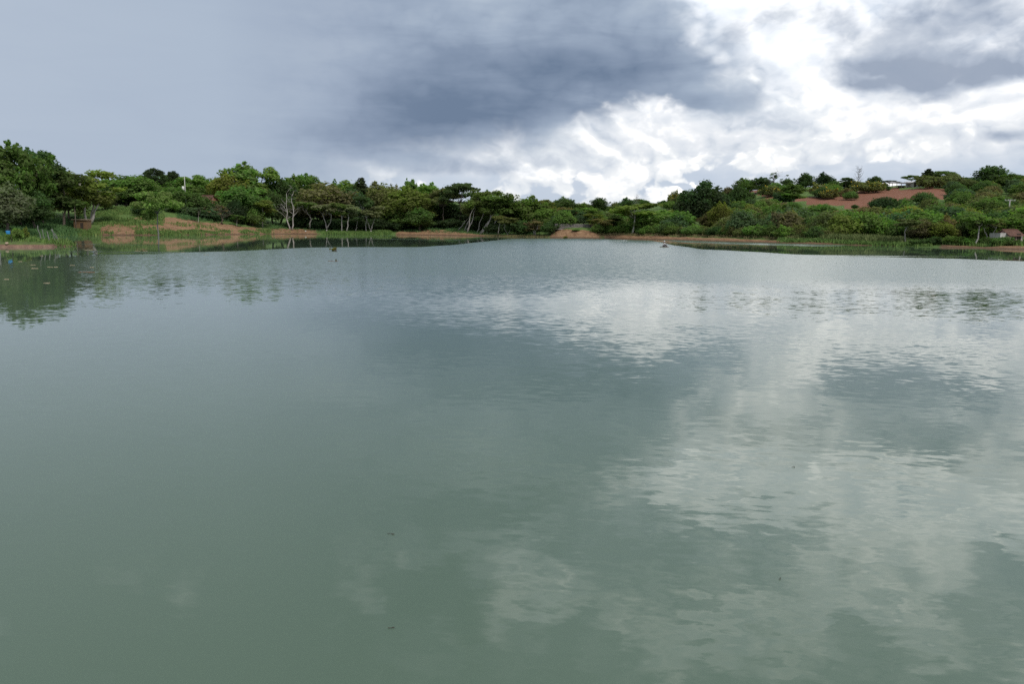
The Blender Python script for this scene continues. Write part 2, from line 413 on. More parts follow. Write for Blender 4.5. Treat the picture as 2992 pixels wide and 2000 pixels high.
FIELDS = [[(2430, 573), (2560, 554), (2720, 547), (2775, 556), (2765, 585), (2700, 584), (2640, 592), (2600, 602), (2555, 619), (2470, 606), (2430, 598)],
          [(2212, 566), (2300, 573), (2432, 573), (2432, 597), (2330, 591), (2240, 580)], [(2168, 549), (2212, 548), (2214, 563), (2178, 562)], [(2735, 560), (2800, 565), (2796, 588), (2744, 582)]]
def terrain():
    cols = np.concatenate([np.arange(-700, 3701, 11.0)])
    ts = np.array([ray(c, 680).x for c in cols])
    V = []; nS = len(S_GRID)
    sg = np.concatenate([S_GRID]); 
    Tm, Sm = np.meshgrid(ts, sg, indexing='ij')
    Y = np.interp(Tm, _T, _Y0) + Sm; Xw = Tm*Y
    # the shore noise shifts the outline, so sample heights at the real positions
    Z = ground_z_arr(Xw, Y)
    verts = np.stack([Xw, Y, Z], -1).reshape(-1, 3)
    nc = len(ts); faces = []
    for i in range(nc-1):
        for j in range(nS-1):
            a = i*nS+j; faces.append((a, a+nS, a+nS+1, a+1))
    me = bpy.data.meshes.new('ground'); me.from_pydata(verts.tolist(), [], faces); me.update()
    me.polygons.foreach_set('use_smooth', [True]*len(me.polygons))
    # bare soil: where the photo's places are unplanted (banks, dyke face, ploughed fields)
    R = np.array(CAM_R.transposed())
    d = verts - np.array([0, 0, CAM_H]); c = d @ R.T
    px = W_PX/2 + F_PX*c[:, 0]/-c[:, 2]; py = H_PX/2 - F_PX*c[:, 1]/-c[:, 2]
    s = (Sm.reshape(-1) + (vnoise(verts[:, 0]*0.11, verts[:, 1]*0, 3)-0.5)*2.2)
    def bump(x, a, b, f): return np.clip((x-a)/f, 0, 1)*np.clip((b-x)/f, 0, 1)
    soil = np.zeros(len(verts))
    soil = np.maximum(soil, bump(px, 240, 960, 60)*bump(s, -9, np.interp(px, [270, 400, 520, 700, 860], [10, 32, 33, 20, 14]), 6))
    soil = np.maximum(soil, bump(px, 1135, 1500, 40)*bump(s, -9, np.interp(px, [1150, 1250, 1400, 1480], [14, 20, 9, 5]), 4))
    soil = np.maximum(soil, bump(px, 1590, 1775, 30)*bump(s, -9, 12, 3))
    soil = np.maximum(soil, bump(px, 1740, 2480, 40)*bump(s, -9, np.interp(px, [1750, 2100, 2450], [6.5, 5, 2.6]), 1.5))
    soil = np.maximum(soil, bump(px, 2380, 2640, 40)*bump(s, -9, 2.0, 1.0))
    soil = np.maximum(soil, bump(px, 2700, 3700, 60)*bump(s, -9, 7, 2.5)*0.9)
    def poly(pts, f=5.0):
        inside = np.zeros(len(px), bool); n = len(pts)
        for i in range(n):
            x0, y0 = pts[i]; x1, y1 = pts[(i+1) % n]
            cond = ((y0 > py) != (y1 > py)) & (px < (x1-x0)*(py-y0)/(y1-y0+1e-9)+x0)
            inside ^= cond
        return inside & (s > 55) & (s < 260)
    for pg in FIELDS + [[(2810, 580), (2870, 588), (2866, 606), (2812, 600)]]:
        soil = np.maximum(soil, poly(pg).astype(float))
    soil = np.maximum(soil, poly([(560, 585), (640, 585), (650, 625), (560, 622)]).astype(float)*0)
    at_ = me.attributes.new('soil', 'FLOAT', 'POINT'); at_.data.foreach_set('value', soil.astype(np.float32))
    fld = ((s > 60) & (s < 260)).astype(np.float32)
    a2 = me.attributes.new('field', 'FLOAT', 'POINT'); a2.data.foreach_set('value', fld)
    o = link(bpy.data.objects.new('ground', me)); tag(o, 'red earth and grass land rising around the pond', None, None, 'structure')
    m, q, b = new_mat('land')
    geo = q.n.new('ShaderNodeNewGeometry'); P = X(q, geo.outputs['Position'])
    A = q.n.new('ShaderNodeAttribute'); A.attribute_name = 'soil'; sv = X(q, A.outputs['Fac'])
    A2 = q.n.new('ShaderNodeAttribute'); A2.attribute_name = 'field'; fv = X(q, A2.outputs['Fac'])
    nb = q.noise(P, 0.16, 6, 0.6); nf = q.noise(P, 1.1, 6, 0.65); ng = q.noise(P, 4.0, 4, 0.6)
    pp = q.sep(P)
    fur = q.noise(q.xyz(pp[0]*0.22 + pp[1]*0.10, pp[1]*1.0, 0.0), 1.6, 3, 0.5)
    mk = q.ss(0.40, 0.62, sv*0.92 + (nb - 0.5)*0.9 + (nf - 0.5)*0.9 + fv*0.10)
    bank = q.ramp(nf, [(0.25, rgb(0.150, 0.083, 0.048)), (0.5, rgb(0.245, 0.146, 0.080)), (0.75, rgb(0.34, 0.225, 0.135))])
    field = q.ramp(fur*0.6 + nf*0.4, [(0.3, rgb(0.160, 0.072, 0.045)), (0.55, rgb(0.215, 0.102, 0.064)), (0.75, rgb(0.26, 0.135, 0.086))])
    earth = q.mix(fv, bank, field)
    rill = q.noise(q.xyz(pp[0]*1.1, pp[1]*0.16, pp[2]*0.3), 1.0, 4, 0.6)
    earth = q.mix(q.ss(0.50, 0.64, rill)*0.45*(1.0 - fv), earth, rgb(0.115, 0.060, 0.036))
    earth = q.mix(q.ss(0.42, 0.08, pp[2] + (nf - 0.5)*0.3)*0.75, earth, rgb(0.075, 0.046, 0.030))
    grass = q.ramp(nb*0.5 + nf*0.5, [(0.32, rgb(0.055, 0.100, 0.026)), (0.5, rgb(0.095, 0.155, 0.042)), (0.68, rgb(0.150, 0.175, 0.065))])
    grass = q.mix(q.ss(0.52, 0.72, ng)*0.5, grass, rgb(0.030, 0.055, 0.016))
    q.put(b.inputs['Base Color'], q.mix(mk, grass, earth))
    b.inputs['Roughness'].default_value = 0.95; b.inputs['Specular IOR Level'].default_value = 0.1
    bn = q.n.new('ShaderNodeBump'); bn.inputs['Strength'].default_value = 0.8; bn.inputs['Distance'].default_value = 0.25
    q.put(bn.inputs['Height'], nf + ng*0.4); q.l.new(bn.outputs[0], b.inputs['Normal'])
    me.materials.append(m)
    return o
ground = terrain()

# ------------------------------------------------------------------ water
def make_water():
    me = bpy.data.meshes.new('water')
    me.from_pydata([(-420, -80, 0), (420, -80, 0), (420, 420, 0), (-420, 420, 0)], [], [(0, 1, 2, 3)]); me.update()
    o = link(bpy.data.objects.new('water', me)); tag(o, 'still green pond water mirroring the clouds', None, None, 'structure')
    m, q, b = new_mat('pond_water')
    geo = q.n.new('ShaderNodeNewGeometry'); P = X(q, geo.outputs['Position'])
    x, y, z = q.sep(P); t = x/q.m('MAXIMUM', y, 1.0)
    # wind: ruffled mid-lake, sheltered and glassy along the banks and close in
    bl = [on_water(*p) for p in [(-300, 790), (0, 775), (300, 744), (460, 742), (700, 734), (900, 724), (1100, 722), (1230, 722), (1330, 716), (1420, 706), (1500, 698), (1700, 697), (1900, 703), (1960, 716),
                                 (2050, 729), (2300, 742), (2500, 750), (2650, 753), (2800, 756), (2992, 764), (3300, 778)]]
    yb = q.curve(t, [(p.x/p.y, p.y) for p in bl], -1.0, 1.0)
    lane = q.noise(q.xyz(x*0.012, y*0.09, 0.0), 1.0, 3, 0.5)
    wob = q.noise(q.xyz(x*0.05, y*0.05, 3.0), 1.0, 4, 0.6)
    calm = q.ss(-2.0, 2.0, y - yb + (wob - 0.5)*9.0)
    yc = q.curve(t, [(p.x/p.y, p.y) for p in [on_water(*k_) for k_ in [(1900, 700), (2000, 709), (2200, 715.5), (2400, 720.5), (2470, 719)]]] + [(-0.9, 400), (0.10, 400), (0.46, 400), (0.9, 400)], -1.0, 1.0)
    calm = calm*(1.0 - q.ss(0.60, 0.68, lane)*0.75)*q.ss(2.0, -2.0, y - yc)
    ruff = q.ss(24.0, 50.0, y + (wob - 0.5)*20.0)*q.ss(-0.62, -0.36, t, 0.25, 1.0)*(1.0 - calm)
    patch = q.noise(q.xyz(x*0.10, y*0.16, 7.0), 1.0, 4, 0.6)
    near = q.ss(-0.35, 0.15, t, 0.024, 0.064)*q.ss(0.36, 0.64, patch, 0.45, 1.5) + q.ss(6.0, 25.0, y)*0.014
    swell = q.noise(q.xyz(x*0.75, y*1.3, 0.0), 1.0, 2, 0.5, color=True)
    rip = q.noise(q.xyz(x*3.4 + y*0.8, y*6.8, 1.0), 1.0, 3, 0.55, color=True)
    big = q.noise(q.xyz(x*3.6, y*3.0, 2.0), 1.0, 3, 0.6, color=True)
    s1, s2, r1, r2, g1, g2 = *q.sep(swell)[:2], *q.sep(rip)[:2], *q.sep(big)[:2]
    kn = near*(1.0 - calm)
    nx = (s1 - 0.5)*kn*0.2 + (r1 - 0.5)*kn*0.9 + (g1 - 0.5)*ruff*0.12 + (r1 - 0.5)*calm*0.006
    ny = (s2 - 0.5)*kn*0.18 + (r2 - 0.5)*kn*1.1 + (g2 - 0.5)*ruff*0.17 - ruff*q.ss(-0.30, 0.10, t, 0.022, 0.055) + (r2 - 0.5)*calm*0.012
    N = q.vm('NORMALIZE', q.xyz(nx, ny, 1.0))
    q.put(b.inputs['Normal'], N)
    deep = q.noise(q.xyz(x*0.05, y*0.05, 0.0), 1.0, 3, 0.5)
    q.put(b.inputs['Base Color'], q.ramp(deep, [(0.3, rgb(0.082, 0.124, 0.084)), (0.7, rgb(0.096, 0.140, 0.094))]))
    q.put(b.inputs['Roughness'], ruff*0.17 + 0.010)
    b.inputs['IOR'].default_value = 1.333
    b.inputs['Specular IOR Level'].default_value = 0.5
    me.materials.append(m)
    return o
water = make_water()

# ------------------------------------------------------------------ plant materials
def leaf_mat():
    m, q, b = new_mat('foliage')
    oi = q.n.new('ShaderNodeObjectInfo'); oc = X(q, oi.outputs['Color']); rnd = X(q, oi.outputs['Random'])
    A = q.n.new('ShaderNodeAttribute'); A.attribute_name = 'tint'; tv = X(q, A.outputs['Fac'])
    hs = q.n.new('ShaderNodeHueSaturation')
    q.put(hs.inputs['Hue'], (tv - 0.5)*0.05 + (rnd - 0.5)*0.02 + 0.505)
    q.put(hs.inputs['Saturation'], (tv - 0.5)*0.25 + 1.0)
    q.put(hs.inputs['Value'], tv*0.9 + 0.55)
    q.put(hs.inputs['Color'], oc)
    col = X(q, hs.outputs[0])
    t = m.node_tree
    d = t.nodes.new('ShaderNodeBsdfDiffuse'); tr = t.nodes.new('ShaderNodeBsdfTranslucent'); mx = t.nodes.new('ShaderNodeMixShader')
    q.put(d.inputs['Color'], col)
    q.put(tr.inputs['Color'], q.vm('MULTIPLY', col, (1.05, 1.25, 0.6)))
    mx.inputs[0].default_value = 0.48
    t.links.new(d.outputs[0], mx.inputs[1]); t.links.new(tr.outputs[0], mx.inputs[2])
    t.nodes.remove(b); t.links.new(mx.outputs[0], t.nodes['Material Output'].inputs['Surface'])
    return m
M_LEAF = leaf_mat()
M_BARK = simple_mat('bark_grey_brown', rgb(0.075, 0.058, 0.045), rgb(0.17, 0.14, 0.115), 4.0, 0.9, 0.6, (1, 1, 0.25))
M_PALE = simple_mat('bark_pale', rgb(0.24, 0.22, 0.20), rgb(0.46, 0.43, 0.40), 3.0, 0.85, 0.5, (1, 1, 0.2))
M_DEAD = simple_mat('weathered_wood', rgb(0.13, 0.125, 0.118), rgb(0.27, 0.26, 0.25), 5.0, 0.9, 0.5, (1, 1, 0.15))
M_PINKBARK = simple_mat('bark_reddish', rgb(0.16, 0.10, 0.075), rgb(0.34, 0.23, 0.17), 4.0, 0.9, 0.5, (1, 1, 0.2))

def leaves_mesh(name, clumps, n, size, rng, flat=0.35, elong=1.5):
    """leaf-sized folded rhombs spread through a set of ellipsoid clumps (cx,cy,cz, rx,ry,rz, tint)"""
    cl = np.array(clumps, float)
    w = (cl[:, 3]*cl[:, 4]*cl[:, 5])**(2/3.0); w /= w.sum()
    idx = rng.choice(len(cl), n, p=w)
    c = cl[idx]
    u = rng.normal(size=(n, 3)); u /= np.linalg.norm(u, axis=1)[:, None]
    r = (0.25 + 0.75*rng.random(n)**0.45)*(1 + rng.normal(size=n)*0.10)
    stray = rng.random(n) < 0.10; r[stray] *= 1.0 + 0.45*rng.random(stray.sum())
    pos = c[:, :3] + u*c[:, 3:6]*r[:, None]
    # drop under-side leaves: crowns are thinner below
    nrm = u*0.9 + rng.normal(size=(n, 3))*0.55; nrm[:, 2] += flat
    nrm /= np.linalg.norm(nrm, axis=1)[:, None]
    a = np.cross(nrm, rng.normal(size=(n, 3))); a /= np.linalg.norm(a, axis=1)[:, None]
    b = np.cross(nrm, a)
    s = size*(0.6 + 0.8*rng.random(n))[:, None]
    v = np.empty((n, 4, 3))
    v[:, 0] = pos - a*s*elong*0.5; v[:, 1] = pos - b*s*0.5 + nrm*s*0.12
    v[:, 2] = pos + a*s*elong*0.5; v[:, 3] = pos + b*s*0.5 + nrm*s*0.12
    tint = np.clip(c[:, 6] + rng.normal(size=n)*0.16, 0, 1)
    me = bpy.data.meshes.new(name)
    me.vertices.add(n*4); me.vertices.foreach_set('co', v.reshape(-1))
    me.loops.add(n*4); me.loops.foreach_set('vertex_index', np.arange(n*4))
    me.polygons.add(n); me.polygons.foreach_set('loop_start', np.arange(n)*4)
    me.polygons.foreach_set('loop_total', np.full(n, 4))
    at_ = me.attributes.new('tint', 'FLOAT', 'POINT'); at_.data.foreach_set('value', np.repeat(tint, 4).astype(np.float32))
    me.update(calc_edges=True); me.validate()
    me.materials.append(M_LEAF)
    return me

def limb(mb, p0, p1, r0, r1, rng, n=5, bend=0.10, sides=5):
    p0, p1 = np.array(p0, float), np.array(p1, float); L = np.linalg.norm(p1-p0)
    k = rng.normal(size=3)*bend*L; pts, rs = [], []
    for i in range(n):
        t = i/(n-1); q = p0*(1-t) + p1*t + k*math.sin(math.pi*t)*0.5 + (rng.normal(size=3)*0.015*L if 0 < i < n-1 else 0)
        pts.append(q); rs.append(r0*(1-t) + r1*t)
    mb.tube(pts, rs, sides); return pts

PROTO = {}
def proto(key, seed, H, build):
    """build(rng) -> (trunk MB, bark material, clumps, leaves, leaf size); crown keeps metres, nominal height H, width measured"""
    rng = np.random.default_rng(seed)
    mb, mat, clumps, n, size, kw = build(rng)
    tm = mb.mesh(key + '_trunk', mat, True)
    cm = leaves_mesh(key + '_crown', clumps, n, size, rng, **kw) if clumps else None
    if cm:
        co = np.empty(len(cm.vertices)*3); cm.vertices.foreach_get('co', co); co = co.reshape(-1, 3)
        W = np.percentile(co[:, 0], 98) - np.percentile(co[:, 0], 2); top = np.percentile(co[:, 2], 99.6)
    else:
        co = np.array(mb.v); W = co[:, 0].max()-co[:, 0].min(); top = co[:, 2].max()
    PROTO.setdefault(key.rsplit('_', 1)[0], []).append((tm, cm, top, W))

def b_broad(rng, H=10, W=9, trunk=2.2, low=0.22, nc=26, nl=5200, ls=0.36, lean=0.0, mat=None, rr=(0.13, 0.21), gaps=0.0):
    mb = MB(); mat = mat or M_BARK
    fork = (rng.normal()*0.3 + lean*0.4, rng.normal()*0.3, trunk)
    limb(mb, (0, 0, -0.3), fork, 0.028*H, 0.02*H, rng, 5, 0.06, 6)
    clumps = []
    for i in range(nc):
        # golden-angle dome, uneven
        f = (i + 0.5)/nc; th = i*2.39996 + rng.normal()*0.3
        zz = low*H + (1-low)*H*(0.12 + 0.80*f) + rng.normal()*0.04*H
        prof = math.sin(math.pi*min(1, (0.20 + 0.80*f)))**0.6
        rad = W*0.36*prof*(0.55 + 0.55*rng.random())
        c = (rad*math.cos(th) + lean*zz/H, rad*math.sin(th), zz)
        r = H*rng.uniform(*rr)*(0.75 if f > 0.85 else 1.0)
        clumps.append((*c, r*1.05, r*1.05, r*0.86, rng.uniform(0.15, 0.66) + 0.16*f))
        if i % 2 == 0: limb(mb, fork, (c[0]*0.9, c[1]*0.9, c[2]), 0.011*H, 0.003*H, rng, 4, 0.12, 4)
    for k in range(14):      # ragged sprigs breaking the outline
        c = clumps[rng.integers(len(clumps)//3, len(clumps))]; d = np.array([c[0], c[1], c[2] - 0.45*H]); d = d/(np.linalg.norm(d) + 1e-6)
        q_ = np.array(c[:3]) + d*c[3]*rng.uniform(0.8, 1.15); r = c[3]*rng.uniform(0.22, 0.42)
        clumps.append((*q_, r, r, r*1.1, min(1, c[6] + 0.12)))
    return mb, mat, clumps, nl, ls, dict()

def b_tall(rng, H=14, W=8, mat=None, nl=5600, ls=0.36, low=0.36, nc=24, stems=1):
    mb = MB(); mat = mat or M_BARK; clumps = []
    for k in range(stems):
        ang = rng.uniform(0, 6.28); sp = 0.0 if stems == 1 else 0.12*W
        base = (sp*math.cos(ang)*0.4, sp*math.sin(ang)*0.4, -0.3); top = (rng.normal()*0.07*W + sp*2*math.cos(ang), rng.normal()*0.07*W, H*0.86)
        pts = limb(mb, base, top, 0.016*H, 0.004*H, rng, 8, 0.07, 6)
        m = nc//stems
        for i in range(m):
            f = i/(m-1); zz = H*(low + (0.94-low)*f) + rng.normal()*0.03*H; th = rng.uniform(0, 6.28)
            j = min(len(pts)-1, int(zz/H/0.86*(len(pts)-1))); p = pts[j]
            rad = W*0.40*(math.sin(math.pi*(0.15 + 0.72*f))**0.7)*rng.uniform(0.25, 1.05)
            c = (p[0] + rad*math.cos(th), p[1] + rad*math.sin(th), zz)
            r = H*rng.uniform(0.055, 0.105)
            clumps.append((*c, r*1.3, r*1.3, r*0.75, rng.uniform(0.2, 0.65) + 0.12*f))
            if i % 2 == 0: limb(mb, p, c, 0.006*H, 0.002*H, rng, 4, 0.15, 4)
    for k in range(12):      # ragged sprigs breaking the outline
        c = clumps[rng.integers(len(clumps)//3, len(clumps))]; d = np.array([c[0], c[1], c[2] - 0.55*H]); d = d/(np.linalg.norm(d) + 1e-6)
        q_ = np.array(c[:3]) + d*c[3]*rng.uniform(0.8, 1.15); r = c[3]*rng.uniform(0.22, 0.42)
        clumps.append((*q_, r, r, r*1.1, min(1, c[6] + 0.12)))
    return mb, mat, clumps, nl, ls, dict()

def b_umbrella(rng, H=12, W=11):
    mb = MB(); clumps = []
    fork = (rng.normal()*0.3, 0, H*0.52)
    limb(mb, (0, 0, -0.3), fork, 0.22, 0.15, rng, 6, 0.06, 6)
    for i in range(22):
        th = i*2.4 + rng.normal()*0.2; rad = W*0.47*math.sqrt((i+0.5)/22)*rng.uniform(0.85, 1.1)
        zz = H*(0.93 - 0.26*(rad/(W*0.5))**2) + rng.normal()*0.25 - (0.13*H if i % 4 == 3 else 0)
        c = (rad*math.cos(th), rad*math.sin(th), zz); r = rng.uniform(0.9, 1.5)
        clumps.append((*c, r*1.35, r*1.35, r*0.48, rng.uniform(0.2, 0.6)))
        if i % 2: limb(mb, fork, c, 0.09, 0.03, rng, 4, 0.1, 4)
    return mb, M_BARK, clumps, 4600, 0.33, dict(flat=0.8)

def b_slender(rng, H=9, W=4.2, fork=True, mat=None, nl=1500, low=0.52, nc=10):
    mb = MB(); mat = mat or M_PALE; clumps = []; tops = []
    if fork:
        base = (0, 0, H*0.10)
        limb(mb, (0, 0, -0.3), base, 0.13, 0.12, rng, 3, 0.02, 6)
        for sgn in (-1, 1):
            p = limb(mb, base, (sgn*W*0.24 + rng.normal()*0.1, rng.normal()*0.4, H*0.66), 0.10, 0.05, rng, 6, 0.07, 5); tops.append(p[-1]); tops.append(p[-2])
    else:
        p = limb(mb, (0, 0, -0.3), (rng.normal()*0.5, rng.normal()*0.4, H*0.74), 0.13, 0.05, rng, 7, 0.06, 6); tops += [p[-1], p[-2], p[-3]]
    for i in range(nc):
        t0 = tops[i % len(tops)]; th = rng.uniform(0, 6.28); rad = W*0.5*rng.uniform(0.3, 1.0)
        c = (t0[0]*0.6 + rad*math.cos(th), t0[1]*0.6 + rad*math.sin(th), H*rng.uniform(low + 0.08, 0.93))
        r = rng.uniform(0.5, 0.95)
        clumps.append((*c, r*1.4, r*1.4, r*0.65, rng.uniform(0.3, 0.75)))
        limb(mb, t0, c, 0.045, 0.015, rng, 4, 0.15, 4)
    return mb, mat, clumps, nl, 0.30, dict(flat=0.6)

def b_shrub(rng, H=3.2, W=4.4, nl=2400, ls=0.26, nc=16):
    mb = MB(); clumps = []
    for i in range(nc):
        th = i*2.4 + rng.normal()*0.3; rad = W*0.42*math.sqrt((i+0.5)/nc)
        zz = H*(0.20 + 0.58*(1-(rad/(W*0.5))**2)*rng.uniform(0.35, 1.1))
        c = (rad*math.cos(th), rad*math.sin(th), zz); r = H*rng.uniform(0.16, 0.27)
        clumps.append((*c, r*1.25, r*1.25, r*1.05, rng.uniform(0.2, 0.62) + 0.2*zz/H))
        if i % 2 == 0: limb(mb, (rng.normal()*0.2, rng.normal()*0.2, -0.2), c, 0.05, 0.015, rng, 4, 0.12, 4)
    for k in range(10):      # ragged sprigs breaking the outline
        c = clumps[rng.integers(len(clumps)//3, len(clumps))]; d = np.array([c[0], c[1], c[2] - 0.2*H]); d = d/(np.linalg.norm(d) + 1e-6)
        q_ = np.array(c[:3]) + d*c[3]*rng.uniform(0.8, 1.15); r = c[3]*rng.uniform(0.22, 0.42)
        clumps.append((*q_, r, r, r*1.1, min(1, c[6] + 0.12)))
    return mb, M_BARK, clumps, nl, ls, dict()

def b_conic(rng, H=12, W=5):
    mb = MB(); clumps = []
    limb(mb, (0, 0, -0.3), (0.2, 0, H*0.92), 0.2, 0.04, rng, 7, 0.02, 6)
    for i in range(26):
        f = i/25; zz = H*(0.30 + 0.66*f); rad = W*0.42*(1-f)**0.75*rng.uniform(0.5, 1.05); th = i*2.4
        r = 0.5 + 0.65*(1-f)
        clumps.append((rad*math.cos(th), rad*math.sin(th), zz, r*1.2, r*1.2, r*0.8, rng.uniform(0.15, 0.5)))
    return mb, M_BARK, clumps, 3600, 0.32, dict()

def b_bare(rng, H=8, W=5.5, twigs=26, mat=None, leaves=0, two=False):
    mb = MB(); mat = mat or M_DEAD; ends = []
    stems = 2 if two else 1
    for k in range(stems):
        tx = (-0.16*W if k == 0 else 0.06*W) if two else rng.normal()*0.2
        pts = limb(mb, (0.14*(k-0.5)*stems, 0, -0.3), (tx, rng.normal()*0.3, H*(0.86 - 0.1*k)), 0.017*H, 0.004*H, rng, 9, 0.05, 6)
        for i in range(twigs//stems):
            j = rng.integers(3, len(pts)); p = pts[j]; th = rng.uniform(0, 6.28)
            L = H*rng.uniform(0.16, 0.34)*(1.25 - j/len(pts)*0.6)
            e = (p[0] + L*0.75*math.cos(th)*W/H*1.5, p[1] + L*0.75*math.sin(th), p[2] + L*rng.uniform(0.35, 0.95))
            q = limb(mb, p, e, 0.0062*H, 0.0022*H, rng, 5, 0.16, 4); ends.append(e)
            for m in range(3):
                b0 = q[rng.integers(2, 5)]; d = rng.normal(size=3)*L*0.33; d[2] = abs(d[2])
                limb(mb, b0, b0 + d, 0.003*H, 0.0014*H, rng, 3, 0.1, 3); ends.append(b0 + d)
    cl = [(*ends[rng.integers(0, len(ends))], 0.4, 0.4, 0.3, rng.uniform(0.3, 0.7)) for _ in range(14)] if leaves else None
    return mb, mat, cl, leaves, 0.22, dict()

def b_leaning(rng, H=12, W=7, lean=3.0):
    """a clump of thin pale stems leaning the same way under one ragged crown"""
    mb = MB(); clumps = []
    for k in range(3):
        bx = rng.uniform(-1.2, 1.2) - lean*0.35; by = rng.uniform(-0.8, 0.8)
        top = (bx + lean*rng.uniform(0.7, 1.2), by, H*rng.uniform(0.6, 0.78))
        p = limb(mb, (bx, by, -0.3), top, 0.13, 0.05, rng, 7, 0.05, 5)
        for i in range(8):
            th = rng.uniform(0, 6.28); rad = W*0.34*rng.uniform(0.2, 1.0)
            c = (top[0] + rad*math.cos(th), top[1] + rad*math.sin(th), H*rng.uniform(0.52, 0.93)); r = rng.uniform(0.7, 1.3)
            clumps.append((*c, r*1.2, r*1.2, r*0.85, rng.uniform(0.2, 0.65)))
            if i % 2 == 0: limb(mb, p[-2], c, 0.05, 0.02, rng, 4, 0.15, 4)
    return mb, M_PALE, clumps, 4200, 0.33, dict()

for i in range(5): proto('broad_%d' % i, 10+i, 10, lambda r: b_broad(r))
for i in range(3): proto('dense_%d' % i, 20+i, 12, lambda r: b_broad(r, 12, 14, 2.0, 0.06, 40, 9000, 0.40, rr=(0.12, 0.18)))
for i in range(5): proto('tall_%d' % i, 30+i, 14, lambda r: b_tall(r))
for i in range(2): proto('multi_%d' % i, 40+i, 12, lambda r: b_tall(r, 12, 8, M_PALE, 4200, 0.33, 0.40, 24, 3))
for i in range(2): proto('umbrella_%d' % i, 50+i, 12, b_umbrella)
for i in range(3): proto('fork_%d' % i, 60+i, 9, lambda r: b_slender(r))
for i in range(3): proto('slender_%d' % i, 65+i, 9, lambda r: b_slender(r, fork=False))
proto('sparse_0', 71, 7, lambda r: b_slender(r, 7, 6.5, False, M_DEAD, 2600, 0.36, 22))
proto('conic_0', 75, 12, b_conic)
for i in range(5): proto('shrub_%d' % i, 80+i, 3.2, lambda r: b_shrub(r))
for i in range(3): proto('bush_%d' % i, 90+i, 5, lambda r: b_shrub(r, 5.0, 5.5, 4200, 0.30, 24))
proto('bare_0', 101, 8, lambda r: b_bare(r, 8, 6, 34))
proto('bare_1', 102, 8, lambda r: b_bare(r, 8, 5.5, 26, M_BARK, 320))
proto('dead_0', 103, 9, lambda r: b_bare(r, 9, 4.5, 14, M_PALE, 0, True))
for i in range(3): proto('leaning_%d' % i, 110+i, 12, b_leaning)

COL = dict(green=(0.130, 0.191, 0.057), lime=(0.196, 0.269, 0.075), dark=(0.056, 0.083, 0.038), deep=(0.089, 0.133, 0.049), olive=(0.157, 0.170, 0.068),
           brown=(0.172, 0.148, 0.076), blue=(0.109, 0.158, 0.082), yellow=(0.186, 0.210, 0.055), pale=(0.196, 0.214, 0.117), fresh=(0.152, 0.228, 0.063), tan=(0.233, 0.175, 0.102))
M_FLOWER = simple_mat('yellow_blossom', rgb(0.55, 0.36, 0.02), rgb(0.70, 0.50, 0.04), 2.0, 0.8)
prng = random.Random(7)
_cnt = {}
def place(kind, name, px, Y, top_py, w_px, col, label, cat, group=None, var=None, base=None, depth=1.0, zoff=0.0, rz=None, min_h=0.0):
    """stand a plant on the ground at photo column px, Y metres out, its head reaching photo row top_py"""
    d = ray(px, 680); x = d.x*Y; z = (gz(x, Y) if base is None else base) + zoff
    H = max(at(px, top_py, Y).z - z, min_h, 0.3); W = w_px/F_PX*Y
    ps = PROTO[kind]; _cnt[kind] = _cnt.get(kind, -1) + 1
    tm, cm, top, W0 = ps[(_cnt[kind] if var is None else var) % len(ps)]
    root = empty(name, (x, Y, z), label, cat, group)
    root.rotation_euler = (0, 0, 0)
    ang = prng.uniform(0, 6.283) if rz is None else rz
    sc = (W/W0, W/W0*depth, H/top)
    mats = []
    tr = bpy.data.objects.new('trunk' if kind not in ('shrub', 'bush') else 'stems', tm); link(tr, root); mats.append(tr)
    if cm:
        cr = bpy.data.objects.new('crown' if kind not in ('shrub', 'bush') else 'foliage', cm); link(cr, root); mats.append(cr)
        c = COL[col] if isinstance(col, str) else col
        j = prng.uniform(0.86, 1.16); jr = prng.uniform(0.94, 1.07)
        cr.color = (c[0]*j*jr, c[1]*j, c[2]*j/jr, 1.0)
    for o in mats:
        o.rotation_euler = (0, 0, ang); o.scale = sc
    return root
def shore(px, s):
    """depth of a point s metres behind the waterline at photo column px"""
    return shore_Y(ray(px, 680).x) + s

# ------------------------------------------------------------------ trees and shrubs
def tree(kind, px, s, top, w, col, label, group=None, **k):
    nm = k.pop('name', 'tree')
    return place(kind, nm, px, shore(px, s), top, w, col, label, 'tree', group, **k)
def shrub(kind, px, s, top, w, col, label, group=None, **k):
    nm = k.pop('name', 'shrub')
    return place(kind, nm, px, shore(px, s), top, w, col, label, 'shrub', group, **k)

# left bank, from the frame edge to the clay bank
tree('dense', 62, 16, 424, 172, 'green', 'tallest leafy tree, at the far left edge of the picture', var=0)
tree('tall', -45, 20, 452, 140, 'green', 'leafy tree cut by the left frame edge beside the tallest tree')
tree('tall', 128, 17, 440, 90, 'deep', 'dark leafy tree on the right flank of the tallest tree at far left', var=1)
tree('broad', 18, 4, 535, 125, 'pale', 'low grey-green drooping tree in front of the tallest tree at far left')
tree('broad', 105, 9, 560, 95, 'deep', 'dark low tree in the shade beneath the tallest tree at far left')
tree('tall', 182, 13, 486, 105, 'deep', 'dark tree with a pale crooked trunk left of the clay pump house')
tree('broad', 205, 24, 505, 90, 'olive', 'olive-topped tree behind the dark one left of the pump house')
tree('multi', 258, 15, 497, 135, 'yellow', 'slim yellow-green tree with several pale stems beside the clay pump house', var=0)
tree('broad', 305, 40, 560, 70, 'olive', 'small round olive tree right of the pale-stemmed tree')
tree('broad', 150, 34, 492, 120, 'fresh', 'bright leafy tree peeping out behind the dark trees at left')
